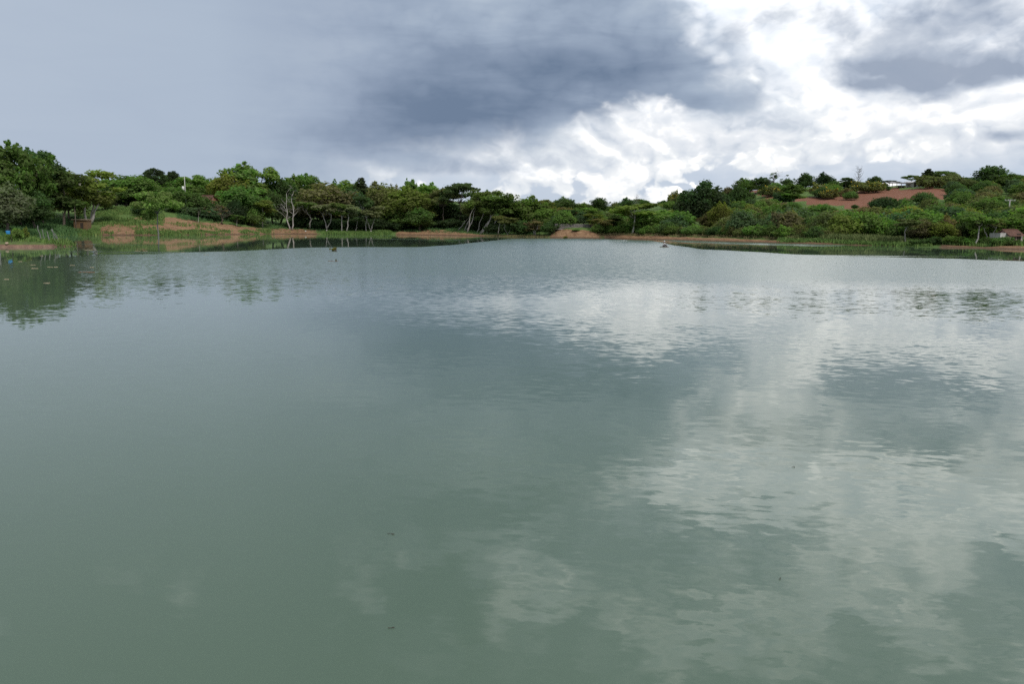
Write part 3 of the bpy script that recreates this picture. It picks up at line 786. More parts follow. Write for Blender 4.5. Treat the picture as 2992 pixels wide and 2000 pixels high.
for i, (px, s, top, w, col) in enumerate([(318, 70, 522, 110, 'fresh'), (372, 75, 515, 120, 'green'), (430, 80, 505, 120, 'green'), (488, 80, 512, 105, 'fresh'), (540, 85, 520, 110, 'green'),
                                          (592, 85, 518, 120, 'green'), (640, 80, 522, 100, 'fresh')]):
    tree('broad', px, s, top, w, col, ['leftmost tree of', 'second tree from left in', 'third tree from left in', 'middle tree of', 'third tree from right in', 'second tree from right in', 'rightmost tree of'][i] + ' the leafy back row above the clay bank', 'back row above the left clay bank')
tree('broad', 340, 60, 535, 90, 'deep', 'dark round tree left of the broad bright tree above the clay bank', var=3)
tree('broad', 408, 60, 516, 130, 'fresh', 'broad bright green tree on the grassy rise above the clay bank', var=1)
tree('umbrella', 462, 72, 492, 62, 'dark', 'dark flat-topped tree rising above the back row on the left')
tree('umbrella', 513, 76, 501, 46, 'dark', 'small dark dome-headed tree beside the dark flat-topped one')
tree('broad', 512, 44, 548, 90, 'green', 'green tree left of the utility pole above the clay bank')
tree('tall', 566, 62, 512, 70, 'fresh', 'feathery tree just right of the utility pole with the lamp')
place('sparse', 'tree', 462, on_water(462, 690).y, 560, 112, 'lime', 'thin-leaved pale tree standing in the water at the foot of the clay bank', 'tree', base=-0.25, rz=0.4)
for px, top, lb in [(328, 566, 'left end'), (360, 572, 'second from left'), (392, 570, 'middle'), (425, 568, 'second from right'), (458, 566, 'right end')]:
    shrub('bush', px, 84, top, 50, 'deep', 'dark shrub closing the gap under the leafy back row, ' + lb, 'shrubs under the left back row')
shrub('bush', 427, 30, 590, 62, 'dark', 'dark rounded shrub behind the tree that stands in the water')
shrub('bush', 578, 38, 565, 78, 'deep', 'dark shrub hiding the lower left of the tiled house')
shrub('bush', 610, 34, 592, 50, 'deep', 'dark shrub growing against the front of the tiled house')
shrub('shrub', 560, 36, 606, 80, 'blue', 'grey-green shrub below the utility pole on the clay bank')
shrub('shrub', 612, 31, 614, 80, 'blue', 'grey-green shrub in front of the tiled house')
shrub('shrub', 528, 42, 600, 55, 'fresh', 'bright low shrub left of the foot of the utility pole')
place('bare', 'shrub', 650, shore(650, 20), 600, 62, 'tan', 'grey twiggy shrub with few leaves at the top of the clay bank', 'shrub', var=1)
tree('slender', 580, 22, 606, 26, 'blue', 'thin sapling on the clay bank below the tiled house')
tree('slender', 694, 17, 628, 30, 'green', 'thin sapling at the right end of the clay bank')
# bright trees left of the dead one
tree('tall', 722, 44, 476, 95, 'lime', 'tallest lime-green tree, with a ragged top, left of the dead white tree', var=2)
tree('broad', 672, 46, 505, 95, 'yellow', 'yellow-green round tree on the left of the tallest lime-green tree')
tree('tall', 772, 46, 490, 85, 'lime', 'lime-green tree on the right shoulder of the tallest lime-green one', var=3)
tree('broad', 700, 30, 545, 110, 'fresh', 'broad bright tree in front of the tallest lime-green tree')
tree('broad', 748, 26, 560, 90, 'green', 'green tree low in front between the lime-green trees and the water')
tree('slender', 768, 16, 585, 62, 'yellow', 'small yellow-green tree close to the water left of the dead white tree')
shrub('bush', 690, 24, 585, 52, 'dark', 'shrub coloured dark for the shady hole under bright trees left of the dead white tree')  # stands in for the shady hole here; its darkness is leaf colour
shrub('bush', 738, 20, 612, 64, 'green', 'green shrub at the foot of the lime-green trees')
tree('broad', 818, 42, 515, 92, 'deep', 'dark green tree directly behind the dead white tree')
tree('broad', 862, 46, 516, 84, 'fresh', 'bright-topped tree just right of the dead white tree')
tree('broad', 800, 30, 560, 80, 'deep', 'shaded tree left of the dead white trunks')
tree('tall', 905, 48, 512, 70, 'fresh', 'light green tree rising right of the dead white tree')
place('dead', 'dead_tree', 850, shore(850, 7), 541, 88, 'tan', 'leafless white tree with two trunks standing on the shore', 'tree', rz=0.0)
# middle of the far bank
tree('broad', 945, 26, 538, 150, 'brown', 'wide brownish-olive tree in the middle of the left wood')
BACK = ['green treetop behind the wide brownish-olive tree', 'round green treetop right of the wide brownish-olive tree', 'bright upright treetop left of the dark pointed tree',
        'dark treetop at the left foot of the dark pointed tree', 'green treetop just right of the dark pointed tree', 'brownish treetop left of the yellow-green tree', 'bright treetop behind the yellow-green tree',
        'green treetop left of the umbrella tree', 'green treetop right of the umbrella tree', 'dark low treetop at the dip right of the leaning trunks']
for px, s, top, w, col, kd in [(925, 60, 530, 85, 'green', 'tall'), (985, 60, 531, 90, 'green', 'broad'), (1012, 66, 530, 70, 'fresh', 'tall'), (1040, 58, 535, 70, 'deep', 'broad'),
                               (1090, 60, 552, 70, 'green', 'broad'), (1150, 62, 543, 80, 'brown', 'broad'), (1215, 60, 540, 80, 'fresh', 'tall'), (1275, 58, 556, 80, 'green', 'broad'),
                               (1420, 58, 560, 80, 'green', 'broad'), (1465, 56, 590, 70, 'deep', 'broad')]:
    tree(kd, px, s, top, w, col, BACK.pop(0), 'back row of the far wood')
tree('conic', 1058, 40, 522, 74, 'dark', 'dark pointed tree standing above the middle wood')
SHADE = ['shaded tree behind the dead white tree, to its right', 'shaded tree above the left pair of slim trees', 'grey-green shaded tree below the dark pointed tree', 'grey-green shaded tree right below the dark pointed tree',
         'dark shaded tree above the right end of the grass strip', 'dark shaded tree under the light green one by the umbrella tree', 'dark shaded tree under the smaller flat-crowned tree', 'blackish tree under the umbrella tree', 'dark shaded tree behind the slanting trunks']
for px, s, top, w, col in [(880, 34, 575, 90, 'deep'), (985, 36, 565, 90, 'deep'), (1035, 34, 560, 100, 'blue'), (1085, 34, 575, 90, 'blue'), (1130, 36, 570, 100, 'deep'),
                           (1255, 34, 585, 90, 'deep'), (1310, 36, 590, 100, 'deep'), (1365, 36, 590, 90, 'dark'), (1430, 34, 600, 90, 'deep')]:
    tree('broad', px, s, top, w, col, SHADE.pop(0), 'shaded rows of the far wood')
tree('broad', 1112, 30, 535, 112, 'olive', 'dull olive tree just left of the yellow-green crown in the wood')
tree('broad', 1190, 20, 548, 145, 'yellow', 'broad yellow-green tree hanging over the reddish bank', var=0)
tree('tall', 1200, 44, 526, 50, 'fresh', 'slim tree whose tuft tops the yellow-green tree')
tree('tall', 1246, 42, 536, 64, 'fresh', 'light green tree left of the flat-topped umbrella tree', var=4)
tree('umbrella', 1345, 30, 535, 125, 'deep', 'flat-topped umbrella tree above the reddish bank', var=0)
tree('umbrella', 1296, 26, 551, 78, 'olive', 'smaller flat-crowned tree left of the umbrella tree', var=1)
tree('leaning', 1392, 13, 556, 95, 'green', 'tree with pale leaning stems under the umbrella tree', var=0, rz=0.0)
tree('leaning', 1440, 14, 568, 90, 'green', 'leafy tree with slanting pale trunks right of the umbrella tree', var=1, rz=0.2)
tree('leaning', 1360, 16, 590, 80, 'olive', 'thin-stemmed leaning tree just below the umbrella tree', var=2, rz=-0.2)
tree('broad', 1225, 12, 608, 80, 'green', 'low green tree overhanging the left end of the reddish bank')
tree('broad', 1160, 14, 610, 70, 'fresh', 'small bright tree at the water beside the grass strip')
tree('slender', 905, 12, 592, 72, 'green', 'small tree with a grey trunk at the right end of the clay bank')
tree('fork', 955, 6, 598, 72, 'pale', 'small tree with a pale forked trunk on the bright grass strip', rz=0.0)
tree('slender', 1001, 8, 594, 46, 'green', 'left one of the close pair of slim trees on the grass strip')
tree('slender', 1014, 6, 598, 60, 'pale', 'right one of the close pair of slim trees on the grass strip')
tree('slender', 1070, 6, 575, 44, 'deep', 'straight tall pale trunk standing on the bright grass strip')
tree('fork', 1084, 5, 602, 66, 'pale', 'leaning forked small tree at the right of the bright grass strip', rz=0.3)
tree('slender', 1040, 12, 620, 40, 'blue', 'thin shaded sapling between the slim trees of the grass strip')
UND = ['just right of the dead tree', 'left of the pale forked trunk', 'behind the close pair of slim trees', 'left of the straight tall trunk', 'right of the leaning forked tree', 'at the end of the grass strip',
       'under the yellow-green tree', 'left end of the reddish bank', 'under the smaller flat-crowned tree', 'between the slanting trunks', 'left of the forked tree at water']
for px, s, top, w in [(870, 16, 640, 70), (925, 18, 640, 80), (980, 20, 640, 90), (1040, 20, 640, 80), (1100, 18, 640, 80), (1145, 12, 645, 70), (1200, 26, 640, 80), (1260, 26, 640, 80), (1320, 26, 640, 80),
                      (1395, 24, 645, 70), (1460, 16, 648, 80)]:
    shrub('bush', px, s, top, w, 'dark', 'dark undershrub of the far wood, ' + UND.pop(0), 'undergrowth of the far wood', min_h=2.0)  # undergrowth leaves coloured dark to give the wood its understory shade
tree('broad', 1502, 30, 576, 85, 'deep', 'dark green round tree at the right end of the far wood', var=2)
tree('broad', 1548, 26, 574, 95, 'green', 'leafy tree forming the right shoulder of the far wood')
tree('umbrella', 1588, 34, 584, 62, 'yellow', 'yellowish flat tree at the right tip of the far wood')
tree('broad', 1600, 20, 610, 80, 'green', 'green tree overhanging the left end of the stone embankment')
tree('fork', 1484, 5, 636, 60, 'olive', 'small forked tree at the water below the right end of the wood', rz=0.1)
tree('slender', 1456, 6, 630, 40, 'olive', 'thin small tree at the water next to a forked one', name='tree')
tree('multi', 1565, 5, 642, 62, 'tan', 'dry tan multi-stemmed little tree at the water left of the stone embankment', var=1)
shrub('bush', 1525, 10, 645, 80, 'deep', 'dark shrub at the water right of a small forked tree')
shrub('bush', 1612, 8, 648, 52, 'deep', 'dark shrub against the left end of the stone embankment')
shrub('shrub', 1682, 9, 670, 20, 'fresh', 'small green bush growing on the red cut below the embankment')
shrub('bush', 1752, 9, 655, 46, 'green', 'green shrub against the right end of the stone embankment')
# slope right of the embankment
tree('broad', 1645, 95, 577, 78, 'deep', 'dark round tree on the skyline above the stone embankment')
tree('broad', 1748, 140, 578, 48, 'deep', 'small dark tree on the skyline right of the stone embankment')
tree('broad', 1832, 150, 578, 60, 'deep', 'dark round tree on the low skyline left of the giant dark tree')
tree('bare', 1856, 120, 566, 34, 'tan', 'small leafless tree on the low skyline left of the giant dark tree', var=0)
tree('multi', 1762, 9, 640, 56, 'brown', 'brownish little tree behind the dyke just right of the stone embankment', var=0)
tree('slender', 1846, 7, 594, 96, 'lime', 'lime tree with a curved pale trunk behind the reddish dyke', var=1)
tree('broad', 1905, 18, 616, 130, 'lime', 'wide lime-green tree behind the dyke left of the giant dark tree', var=4)
tree('broad', 1990, 22, 618, 72, 'fresh', 'bright tree in front of the giant dark tree')
tree('dense', 2052, 46, 533, 138, 'dark', 'giant dark green tree dominating the slope behind the dyke', var=2)
tree('broad', 2105, 26, 592, 64, 'yellow', 'small yellow-green tree right of the giant dark tree')
tree('broad', 2008, 60, 560, 70, 'deep', 'dark tree joined to the left of the giant dark tree')
tree('broad', 2150, 20, 622, 90, 'pale', 'round grey-green tree behind the dyke right of the giant dark tree')
# hill on the right
tree('broad', 2168, 165, 521, 60, 'green', 'leafy tree at the left end of the hill crest')
tree('broad', 2218, 170, 519, 58, 'deep', 'dark round tree on the hill crest left of a leafless one')
tree('bare', 2254, 168, 503, 44, 'green', 'leafless twiggy tree at the left of the hill crest', var=1)
tree('broad', 2292, 172, 521, 34, 'deep', 'small dome-shaped tree right of the left leafless tree on the crest')
tree('broad', 2345, 165, 506, 44, 'deep', 'left one of two dark upright trees on the hill crest')
tree('broad', 2398, 168, 504, 56, 'dark', 'right one of two dark upright trees on the hill crest')
tree('umbrella', 2462, 172, 519, 42, 'deep', 'low flat dark tree left of the tall leafless tree on the crest')
tree('bare', 2497, 170, 482, 44, 'tan', 'tall leafless grey tree standing out on the hill crest', var=0)
tree('broad', 2545, 172, 515, 36, 'deep', 'small loose tree left of the hilltop shed')
tree('umbrella', 2588, 178, 527, 48, 'dark', 'flat dark tree shading the hilltop shed')
tree('umbrella', 2650, 182, 512, 46, 'green', 'bright flat-topped tree rising behind the hilltop farmhouse')
tree('conic', 2698, 168, 494, 50, 'dark', 'dark pointed tree just right of the hilltop farmhouse')
tree('umbrella', 2742, 170, 500, 84, 'green', 'wide flat-topped tree right of the dark pointed one on the hilltop')
tree('umbrella', 2790, 172, 518, 54, 'green', 'lowest flat-topped tree at the right end of the hilltop group')
tree('broad', 2884, 168, 485, 72, 'deep', 'tall dark tree on the skyline near the right edge')
tree('broad', 2932, 165, 506, 82, 'green', 'round green tree right of the tall dark skyline tree')
tree('broad', 2990, 168, 520, 40, 'deep', 'dark tree on the skyline cut by the right frame edge')
tree('tall', 2312, 108, 536, 54, 'fresh', 'tall leafy tree standing in the ploughed red field')
shrub('bush', 2578, 92, 577, 72, 'dark', 'big dark round shrub at the lower edge of the ploughed field')
shrub('bush', 2632, 95, 581, 54, 'deep', 'dark shrub right of the big round one at the field edge')
shrub('bush', 2692, 108, 562, 62, 'deep', 'dark shrub in the middle of the ploughed field')
shrub('bush', 2492, 98, 598, 18, 'deep', 'tiny lone bush in the ploughed field')
shrub('bush', 2470, 178, 529, 60, 'deep', 'dark bushy shrub under the flat tree by the tall leafless one')
shrub('bush', 2156, 130, 545, 50, 'deep', 'round shrub at the left end of the red field')
shrub('bush', 2478, 128, 560, 34, 'green', 'small round shrub at the upper edge of the red field')
def blossoms(root, n, seed, frac=0.8):
    """yellow flower heads scattered over the upper side of a shrub's foliage"""
    fo = [c for c in root.children if c.name.startswith(('foliage', 'crown'))][0]; rng = np.random.default_rng(seed)
    me = fo.data; co = np.empty(len(me.vertices)*3); me.vertices.foreach_get('co', co); co = co.reshape(-1, 3)
    zt = np.percentile(co[:, 2], 45); cand = co[co[:, 2] > zt]
    cand = cand[np.linalg.norm(cand[:, :2], axis=1) > 0.2*np.abs(cand[:, 0]).max()]
    pk = cand[rng.choice(len(cand), n)]
    mb = MB()
    for p in pk:
        s = 0.07 + 0.08*rng.random(); a = rng.uniform(0, 6.28)
        d = p/np.linalg.norm(p)*0.10
        c, q = math.cos(a)*s, math.sin(a)*s
        p = p + d
        mb.add([(p[0]+c, p[1]+q, p[2]), (p[0]-q, p[1]+c, p[2]), (p[0]-c, p[1]-q, p[2]), (p[0]+q, p[1]-c, p[2]), (p[0], p[1], p[2]+s*0.9)],
               [(0, 1, 4), (1, 2, 4), (2, 3, 4), (3, 0, 4)])
    o = bpy.data.objects.new('blossom', mb.mesh('blossom', M_FLOWER)); link(o, root)
    o.rotation_euler = fo.rotation_euler; o.scale = fo.scale; o['kind'] = 'stuff'
FL = [(2245, 142, 543, 54, 'yellow-flowering shrub under the left leafless tree on the hill'), (2285, 140, 548, 40, 'small yellow-flowering shrub at the left end of the red field'),
      (2388, 136, 536, 48, 'yellow-flowering shrub below the two dark upright trees'), (2416, 128, 552, 46, 'yellow-flowering shrub lowest on the upper field edge'),
      (2512, 150, 529, 56, 'yellow-flowering shrub under the tall leafless hilltop tree'), (2548, 150, 532, 50, 'yellow-flowering shrub left of the hilltop shed'),
      (2456, 76, 617, 50, 'yellow-flowering shrub below the ploughed field'), (2515, 74, 616, 44, 'right-hand yellow-flowering shrub below the ploughed field'),
      (2292, 84, 596, 30, 'small yellow-flowering shrub beside the tall tree in the field'), (1964, 150, 558, 30, 'yellow-flowering shrub on the skyline left of the giant dark tree')]
for i, (px, s, top, w, lb) in enumerate(FL):
    blossoms(shrub('shrub', px, s, top, w, 'olive', lb, name='flowering_shrub', min_h=2.2), 80, 300+i)
# right shore
tree('slender', 2650, 5, 640, 62, 'olive', 'slim tree with a straight pale trunk beside the reeds', var=0)
tree('broad', 2692, 12, 642, 72, 'brown', 'brownish bushy tree right of the slim pale-trunked tree', var=1)
tree('broad', 2750, 13, 650, 80, 'yellow', 'yellow-green bushy tree on the right shore')
tree('tall', 2706, 24, 636, 44, 'lime', 'lime-topped young tree behind the brownish one on the right shore')
tree('tall', 2796, 26, 613, 50, 'lime', 'lime-green young tree left of the tall trunk on the right shore')
tree('slender', 2855, 5, 632, 84, 'green', 'tree with a tall bare tan trunk at the water near the right edge', var=2)
tree('fork', 2892, 12, 640, 66, 'olive', 'forked olive tree left of the small red-roofed hut', rz=0.0)
tree('broad', 2960, 40, 628, 90, 'deep', 'dark leafy tree behind the small red-roofed hut')
tree('broad', 2915, 34, 632, 70, 'deep', 'dark tree just left behind the small red-roofed hut')
tree('multi', 2820, 30, 630, 60, 'olive', 'grey-stemmed thin tree between the lime-green tree and the tall trunk', var=1)
for px, s, top, w, col, lb in [(2890, 7, 694, 52, 'deep', 'dark leafy shrub on the shore left of the hut'), (2925, 6, 693, 52, 'green', 'broad-leaved green shrub directly in front of the hut'),
                              (2962, 5, 702, 46, 'deep', 'low shrub at the right front corner of the hut'), (2735, 4, 692, 46, 'deep', 'dark shrub at the water under the yellow-green bushy tree'),
                              (2800, 6, 690, 70, 'fresh', 'bright low shrub left of the tall bare trunk'), (2830, 5, 697, 40, 'fresh', 'small bright shrub at the foot of the tall bare trunk'),
                              (2690, 2.5, 700, 46, 'deep', 'dark low shrub at the water right of the reeds')]:
    shrub('shrub', px, s, top, w, col, lb)

# the general scrub of the slopes, each plant on its own
R_M = np.array(CAM_R.transposed())
def project(x, y, z):
    c = R_M @ np.array([x, y, z - CAM_H]); return W_PX/2 + F_PX*c[0]/-c[2], H_PX/2 - F_PX*c[1]/-c[2]
def in_poly(x, y, pts):
    ins = False
    for i in range(len(pts)):
        (x0, y0), (x1, y1) = pts[i], pts[(i+1) % len(pts)]
        if (y0 > y) != (y1 > y) and x < (x1-x0)*(y-y0)/(y1-y0)+x0: ins = not ins
    return ins
fill_pts = []
scrub_log = []
def scatter(n, px0, px1, s0, s1, hts, kinds, cols, label, group, name='shrub', cat='shrub', spacing=3.2, field=True, tries=40, wk=1.15):
    made = 0; guard = 0
    while made < n and guard < n*tries:
        guard += 1
        px = prng.uniform(px0, px1); s = s0 + (s1-s0)*prng.random()**1.1
        Y = shore(px, s); x = ray(px, 680).x*Y; z = gz(x, Y)
        H = prng.uniform(*hts); u, v = project(x, Y, z + H*0.3)
        if field and any(in_poly(u, v, f_) or in_poly(*project(x, Y, z + H*0.85), f_) for f_ in FIELDS): continue
        if any((x-a)**2 + (Y-b)**2 < (spacing*(0.6 + 0.4*H/4))**2 for a, b in fill_pts): continue
        fill_pts.append((x, Y))
        top = project(x, Y, z + H)[1]
        w = H*prng.uniform(0.95, 1.5)*wk/Y*F_PX
        kd, cl_ = prng.choice(kinds), prng.choice(cols)
        rt = place(kd, name, px, Y, top, w, cl_, label, cat, group)
        scrub_log.append((rt, cl_, {'tall': 'upright tree', 'broad': 'round tree', 'umbrella': 'flat-topped tree', 'bush': 'large shrub', 'shrub': 'low shrub'}[kd], u, project(x, Y, z + H*0.5)[1]))
        made += 1
GREENS = ['green', 'green', 'fresh', 'deep', 'olive', 'blue', 'fresh', 'yellow', 'deep', 'brown']
scatter(36, 1640, 1990, 14, 60, (3.8, 6.4), ['broad', 'bush', 'tall'], GREENS, 'leafy tree on the low slope between stone embankment and giant dark tree', 'trees of the low slope', 'tree', 'tree', 6.0)
scatter(38, 1610, 2000, 70, 215, (2.8, 5.0), ['broad', 'tall', 'bush', 'bush'], GREENS, 'distant tree on the upper low slope left of the giant dark tree', 'distant trees of the low slope', 'tree', 'tree', 6.0)
scatter(46, 2080, 2480, 12, 66, (3.6, 6.5), ['bush', 'broad', 'shrub', 'bush'], GREENS, 'bushy shrub on the lower hill behind the dyke, left half', 'scrub of the lower hill left half')
scatter(44, 2090, 2470, 66, 165, (2.8, 4.8), ['shrub', 'bush', 'shrub'], GREENS, 'shrub high on the hill around the left of the red field', 'scrub of the upper hill left half')
scatter(48, 2480, 2992, 16, 70, (3.6, 6.6), ['bush', 'broad', 'shrub', 'bush'], GREENS, 'bushy shrub on the lower hill below the ploughed field, right half', 'scrub of the lower hill right half')
scatter(52, 2700, 3010, 70, 175, (3.0, 5.2), ['shrub', 'bush', 'bush'], ['olive', 'deep', 'green', 'blue', 'olive', 'brown'], 'olive-grey shrub on the upper right hillside', 'scrub of the upper right hillside', spacing=3.4)
scatter(40, 1960, 2420, 7, 13, (2.0, 3.2), ['shrub', 'bush'], ['green', 'olive', 'fresh', 'deep', 'olive'], 'low shrub in the hedge-like row along the top of the dyke', 'shrub row along the dyke', spacing=2.4)
scatter(20, 1770, 1970, 8, 13, (1.8, 3.4), ['shrub', 'bush'], ['green', 'deep', 'fresh'], 'low shrub behind the dyke left of the man on the raft', 'shrubs behind the left dyke', spacing=2.6)
scatter(40, 2120, 2990, 24, 150, (1.4, 2.4), ['shrub'], GREENS, 'small shrub filling the scrub of the right hill', 'small scrub of the right hill', spacing=2.6)
scatter(9, 2470, 2580, 150, 190, (1.6, 3.0), ['shrub'], GREENS, 'small shrub along the upper edge of the ploughed field', 'shrubs along the field top', field=True)

# ------------------------------------------------------------------ labels for the scrub: colour, kind, and the landmark it grows by
MARKS = [('the giant dark tree', 2052, 600), ('the tall tree in the red field', 2312, 580), ('the hilltop farmhouse', 2650, 540), ('the big round field shrub', 2578, 596),
         ('the reed bed', 2520, 700), ('the red-roofed hut', 2945, 684), ('the pole with a crossarm', 2942, 600), ('the man on the raft', 1940, 700), ('the stone embankment', 1680, 658),
         ('the curved pale trunk', 1846, 650), ('the reed-side pale trunk', 2650, 690), ('the tall bare tan trunk', 2855, 690), ('the left leafless tree', 2254, 520),
         ('the tall leafless tree', 2497, 510), ('the tall dark skyline tree', 2884, 520), ('the round grey-green dyke tree', 2150, 650), ('the wide lime-green tree', 1905, 650),
         ('the shrub amid the red field', 2692, 575), ('the embankment skyline tree', 1645, 590), ('the lime-green young tree', 2796, 640)]
CWORD = dict(green='mid-green', fresh='bright green', deep='dark green', olive='olive', blue='grey-green', yellow='yellow-green', brown='brownish', dark='blackish-green', lime='lime-green', pale='pale', tan='tan')
ORD = ['', 'second ', 'third ', 'fourth ', 'fifth ', 'sixth ', 'seventh ', 'eighth ', 'ninth ', 'tenth ', 'eleventh ', 'twelfth ', 'thirteenth ', 'fourteenth ', 'fifteenth ', 'sixteenth ']
buckets = {}
for root, colname, noun, u, v in scrub_log:
    mk = min(MARKS, key=lambda m: (m[1]-u)**2 + ((m[2]-v)*2.2)**2)
    ddx, ddy = u - mk[1], v - mk[2]
    rel = ('left of' if ddx < 0 else 'right of') if abs(ddx) > abs(ddy)*1.1 else ('below' if ddy > 0 else 'above')
    buckets.setdefault((CWORD[colname], noun, rel, mk[0]), []).append((ddx*ddx + ddy*ddy, root))
for (cw, noun, rel, mk), lst in buckets.items():
    lst.sort(key=lambda e: e[0])
    for i, (_, root) in enumerate(lst):
        root['label'] = f'{cw} {noun} {rel} {mk}' if len(lst) == 1 else f'{cw} {noun} {rel} {mk}, {ORD[min(i, 15)]}closest'

# ------------------------------------------------------------------ grass, reeds (uncountable)
def blade_mat(name, c1, c2, c3):
    m, q, b = new_mat(name)
    A = q.n.new('ShaderNodeAttribute'); A.attribute_name = 'tint'
    q.put(b.inputs['Base Color'], q.ramp(X(q, A.outputs['Fac']), [(0.0, c1), (0.5, c2), (1.0, c3)]))
    b.inputs['Roughness'].default_value = 0.8; b.inputs['Specular IOR Level'].default_value = 0.15
    return m
M_GRASS = blade_mat('grass_blades', rgb(0.060, 0.115, 0.028), rgb(0.110, 0.190, 0.048), rgb(0.18, 0.22, 0.07))
M_TALLG = blade_mat('tall_grass', rgb(0.045, 0.098, 0.034), rgb(0.075, 0.155, 0.052), rgb(0.115, 0.195, 0.065))
M_REED = blade_mat('reed_blades', rgb(0.090, 0.130, 0.040), rgb(0.150, 0.190, 0.065), rgb(0.22, 0.24, 0.10))
M_DRY = blade_mat('dry_grass', rgb(0.12, 0.11, 0.05), rgb(0.22, 0.18, 0.09), rgb(0.14, 0.16, 0.05))
M_VINE = blade_mat('creeper', rgb(0.055, 0.110, 0.028), rgb(0.115, 0.200, 0.048), rgb(0.17, 0.23, 0.07))
def blades(name, label, pts, hts, mat, seed, nb=6, spread=0.35, width=0.07):
    rng = np.random.default_rng(seed); pts = np.array(pts); n = len(pts)*nb
    base = np.repeat(pts, nb, 0) + np.c_[rng.normal(size=(n, 2))*spread, np.zeros(n)]
    h = rng.uniform(hts[0], hts[1], n)*(0.6 + 0.4*rng.random(n)); a = rng.uniform(0, 6.283, n); ln = rng.normal(size=(n, 2))*0.28*h[:, None]
    w = width*(0.7 + 0.6*rng.random(n)); dx_, dy_ = np.cos(a)*w, np.sin(a)*w
    v = np.zeros((n, 5, 3))
    v[:, 0] = base + np.c_[-dx_, -dy_, np.full(n, -0.05)]; v[:, 1] = base + np.c_[dx_, dy_, np.full(n, -0.05)]
    mid = base + np.c_[ln*0.35, h*0.6]
    v[:, 2] = mid + np.c_[dx_*0.8, dy_*0.8, np.zeros(n)]; v[:, 3] = mid - np.c_[dx_*0.8, dy_*0.8, np.zeros(n)]
    v[:, 4] = base + np.c_[ln, h]
    me = bpy.data.meshes.new(name); k = np.arange(n)*5
    fa = np.concatenate([np.stack([k, k+1, k+2, k+3], 1).reshape(-1), np.stack([k+3, k+2, k+4], 1).reshape(-1)])
    tot = np.concatenate([np.full(n, 4), np.full(n, 3)]); st = np.concatenate([[0], np.cumsum(tot)[:-1]])
    me.vertices.add(n*5); me.vertices.foreach_set('co', v.reshape(-1))
    me.loops.add(len(fa)); me.loops.foreach_set('vertex_index', fa)
    me.polygons.add(len(tot)); me.polygons.foreach_set('loop_start', st); me.polygons.foreach_set('loop_total', tot)
    t = np.clip(np.repeat(rng.normal(0.5, 0.22, len(pts)), nb) + rng.normal(size=n)*0.1, 0, 1)
    at_ = me.attributes.new('tint', 'FLOAT', 'POINT'); at_.data.foreach_set('value', np.repeat(t, 5).astype(np.float32))
    me.update(calc_edges=True); me.materials.append(mat)
    o = link(bpy.data.objects.new(name, me)); tag(o, label, None, None, 'stuff'); return o
def bank_pts(n, px0, px1, s0, s1, seed, dens=None, keep=None):
    rng = np.random.default_rng(seed); out = []
    while len(out) < n:
        px = rng.uniform(px0, px1); s = s0(px, rng) if callable(s0) else rng.uniform(s0, s1); Y = shore(px, s); x = ray(px, 680).x*Y
        if dens is not None and vnoise(np.array([x*dens[0]]), np.array([Y*dens[0]]), 9)[0] < dens[1]: 
            if rng.random() > 0.06: continue
        out.append((x, Y, 0))
    out = np.array(out); out[:, 2] = ground_z_arr(out[:, 0], out[:, 1]); return out
blades('tall_grass', 'lush tall blue-green grass under the trees at far left', bank_pts(3200, -120, 235, 0.5, 26, 1), (0.4, 1.0), M_TALLG, 1)
blades('grass', 'green grass on the rise above the clay bank', bank_pts(2600, 225, 480, 16, 62, 2, (0.12, 0.30)), (0.35, 0.8), M_GRASS, 2, width=0.08)
blades('tall_grass', 'green tufts along the foot of the clay bank', np.concatenate([bank_pts(420, 225, 290, 0.2, 8, 3), bank_pts(700, 400, 680, 0.2, 8, 4, (0.22, 0.52)), bank_pts(300, 300, 900, 1, 22, 5, (0.2, 0.66)),
        bank_pts(200, 700, 790, 0.5, 9, 15, (0.3, 0.45))]), (0.35, 0.95), M_GRASS, 3)
blades('tall_grass', 'bluish grass and weeds below the tiled house', bank_pts(900, 520, 700, 26, 48, 6, (0.2, 0.35)), (0.5, 1.2), M_TALLG, 6)
blades('grass', 'bright green grass strip at the water under the slim trees', bank_pts(1500, 945, 1140, 0.1, 9, 7), (0.5, 1.0), M_VINE, 7)
blades('grass', 'thin grass edging the water below the far wood', bank_pts(500, 1420, 1600, 0.2, 5, 8), (0.25, 0.6), M_DRY, 8)
blades('grass', 'dark grass on the floor of the far wood', bank_pts(1800, 790, 1620, 6, 40, 9), (0.4, 0.9), M_TALLG, 9)
blades('grass', 'rough grass along the crest of the dyke', bank_pts(1500, 1750, 2420, 4.5, 12, 10), (0.3, 0.8), M_DRY, 10)
blades('grass', 'green grass fringe on the dyke right of the shrub row', bank_pts(1500, 2280, 2720, 1.2, 5, 11), (0.35, 0.75), M_VINE, 11)
blades('reeds', 'pale green reed bed beside the slim pale-trunked tree', np.concatenate([bank_pts(2200, 2400, 2645, 4.5, 11, 12), bank_pts(500, 2180, 2420, 6.5, 9, 16)]), (0.7, 1.6), M_REED, 12, nb=5, width=0.08)
blades('creeper', 'leafy ground cover along the right shore', bank_pts(1600, 2650, 3000, 4.0, 16, 13), (0.4, 1.0), M_VINE, 13)
blades('grass', 'grass and weeds covering the hillside', bank_pts(5200, 1640, 3000, 20, 190, 14, (0.05, 0.30)), (0.4, 0.9), M_GRASS, 14, width=0.10) if False else None

M_SLAB = simple_mat('cement_slab', rgb(0.30, 0.22, 0.15), rgb(0.42, 0.33, 0.24), 3, 0.9, 0.2)
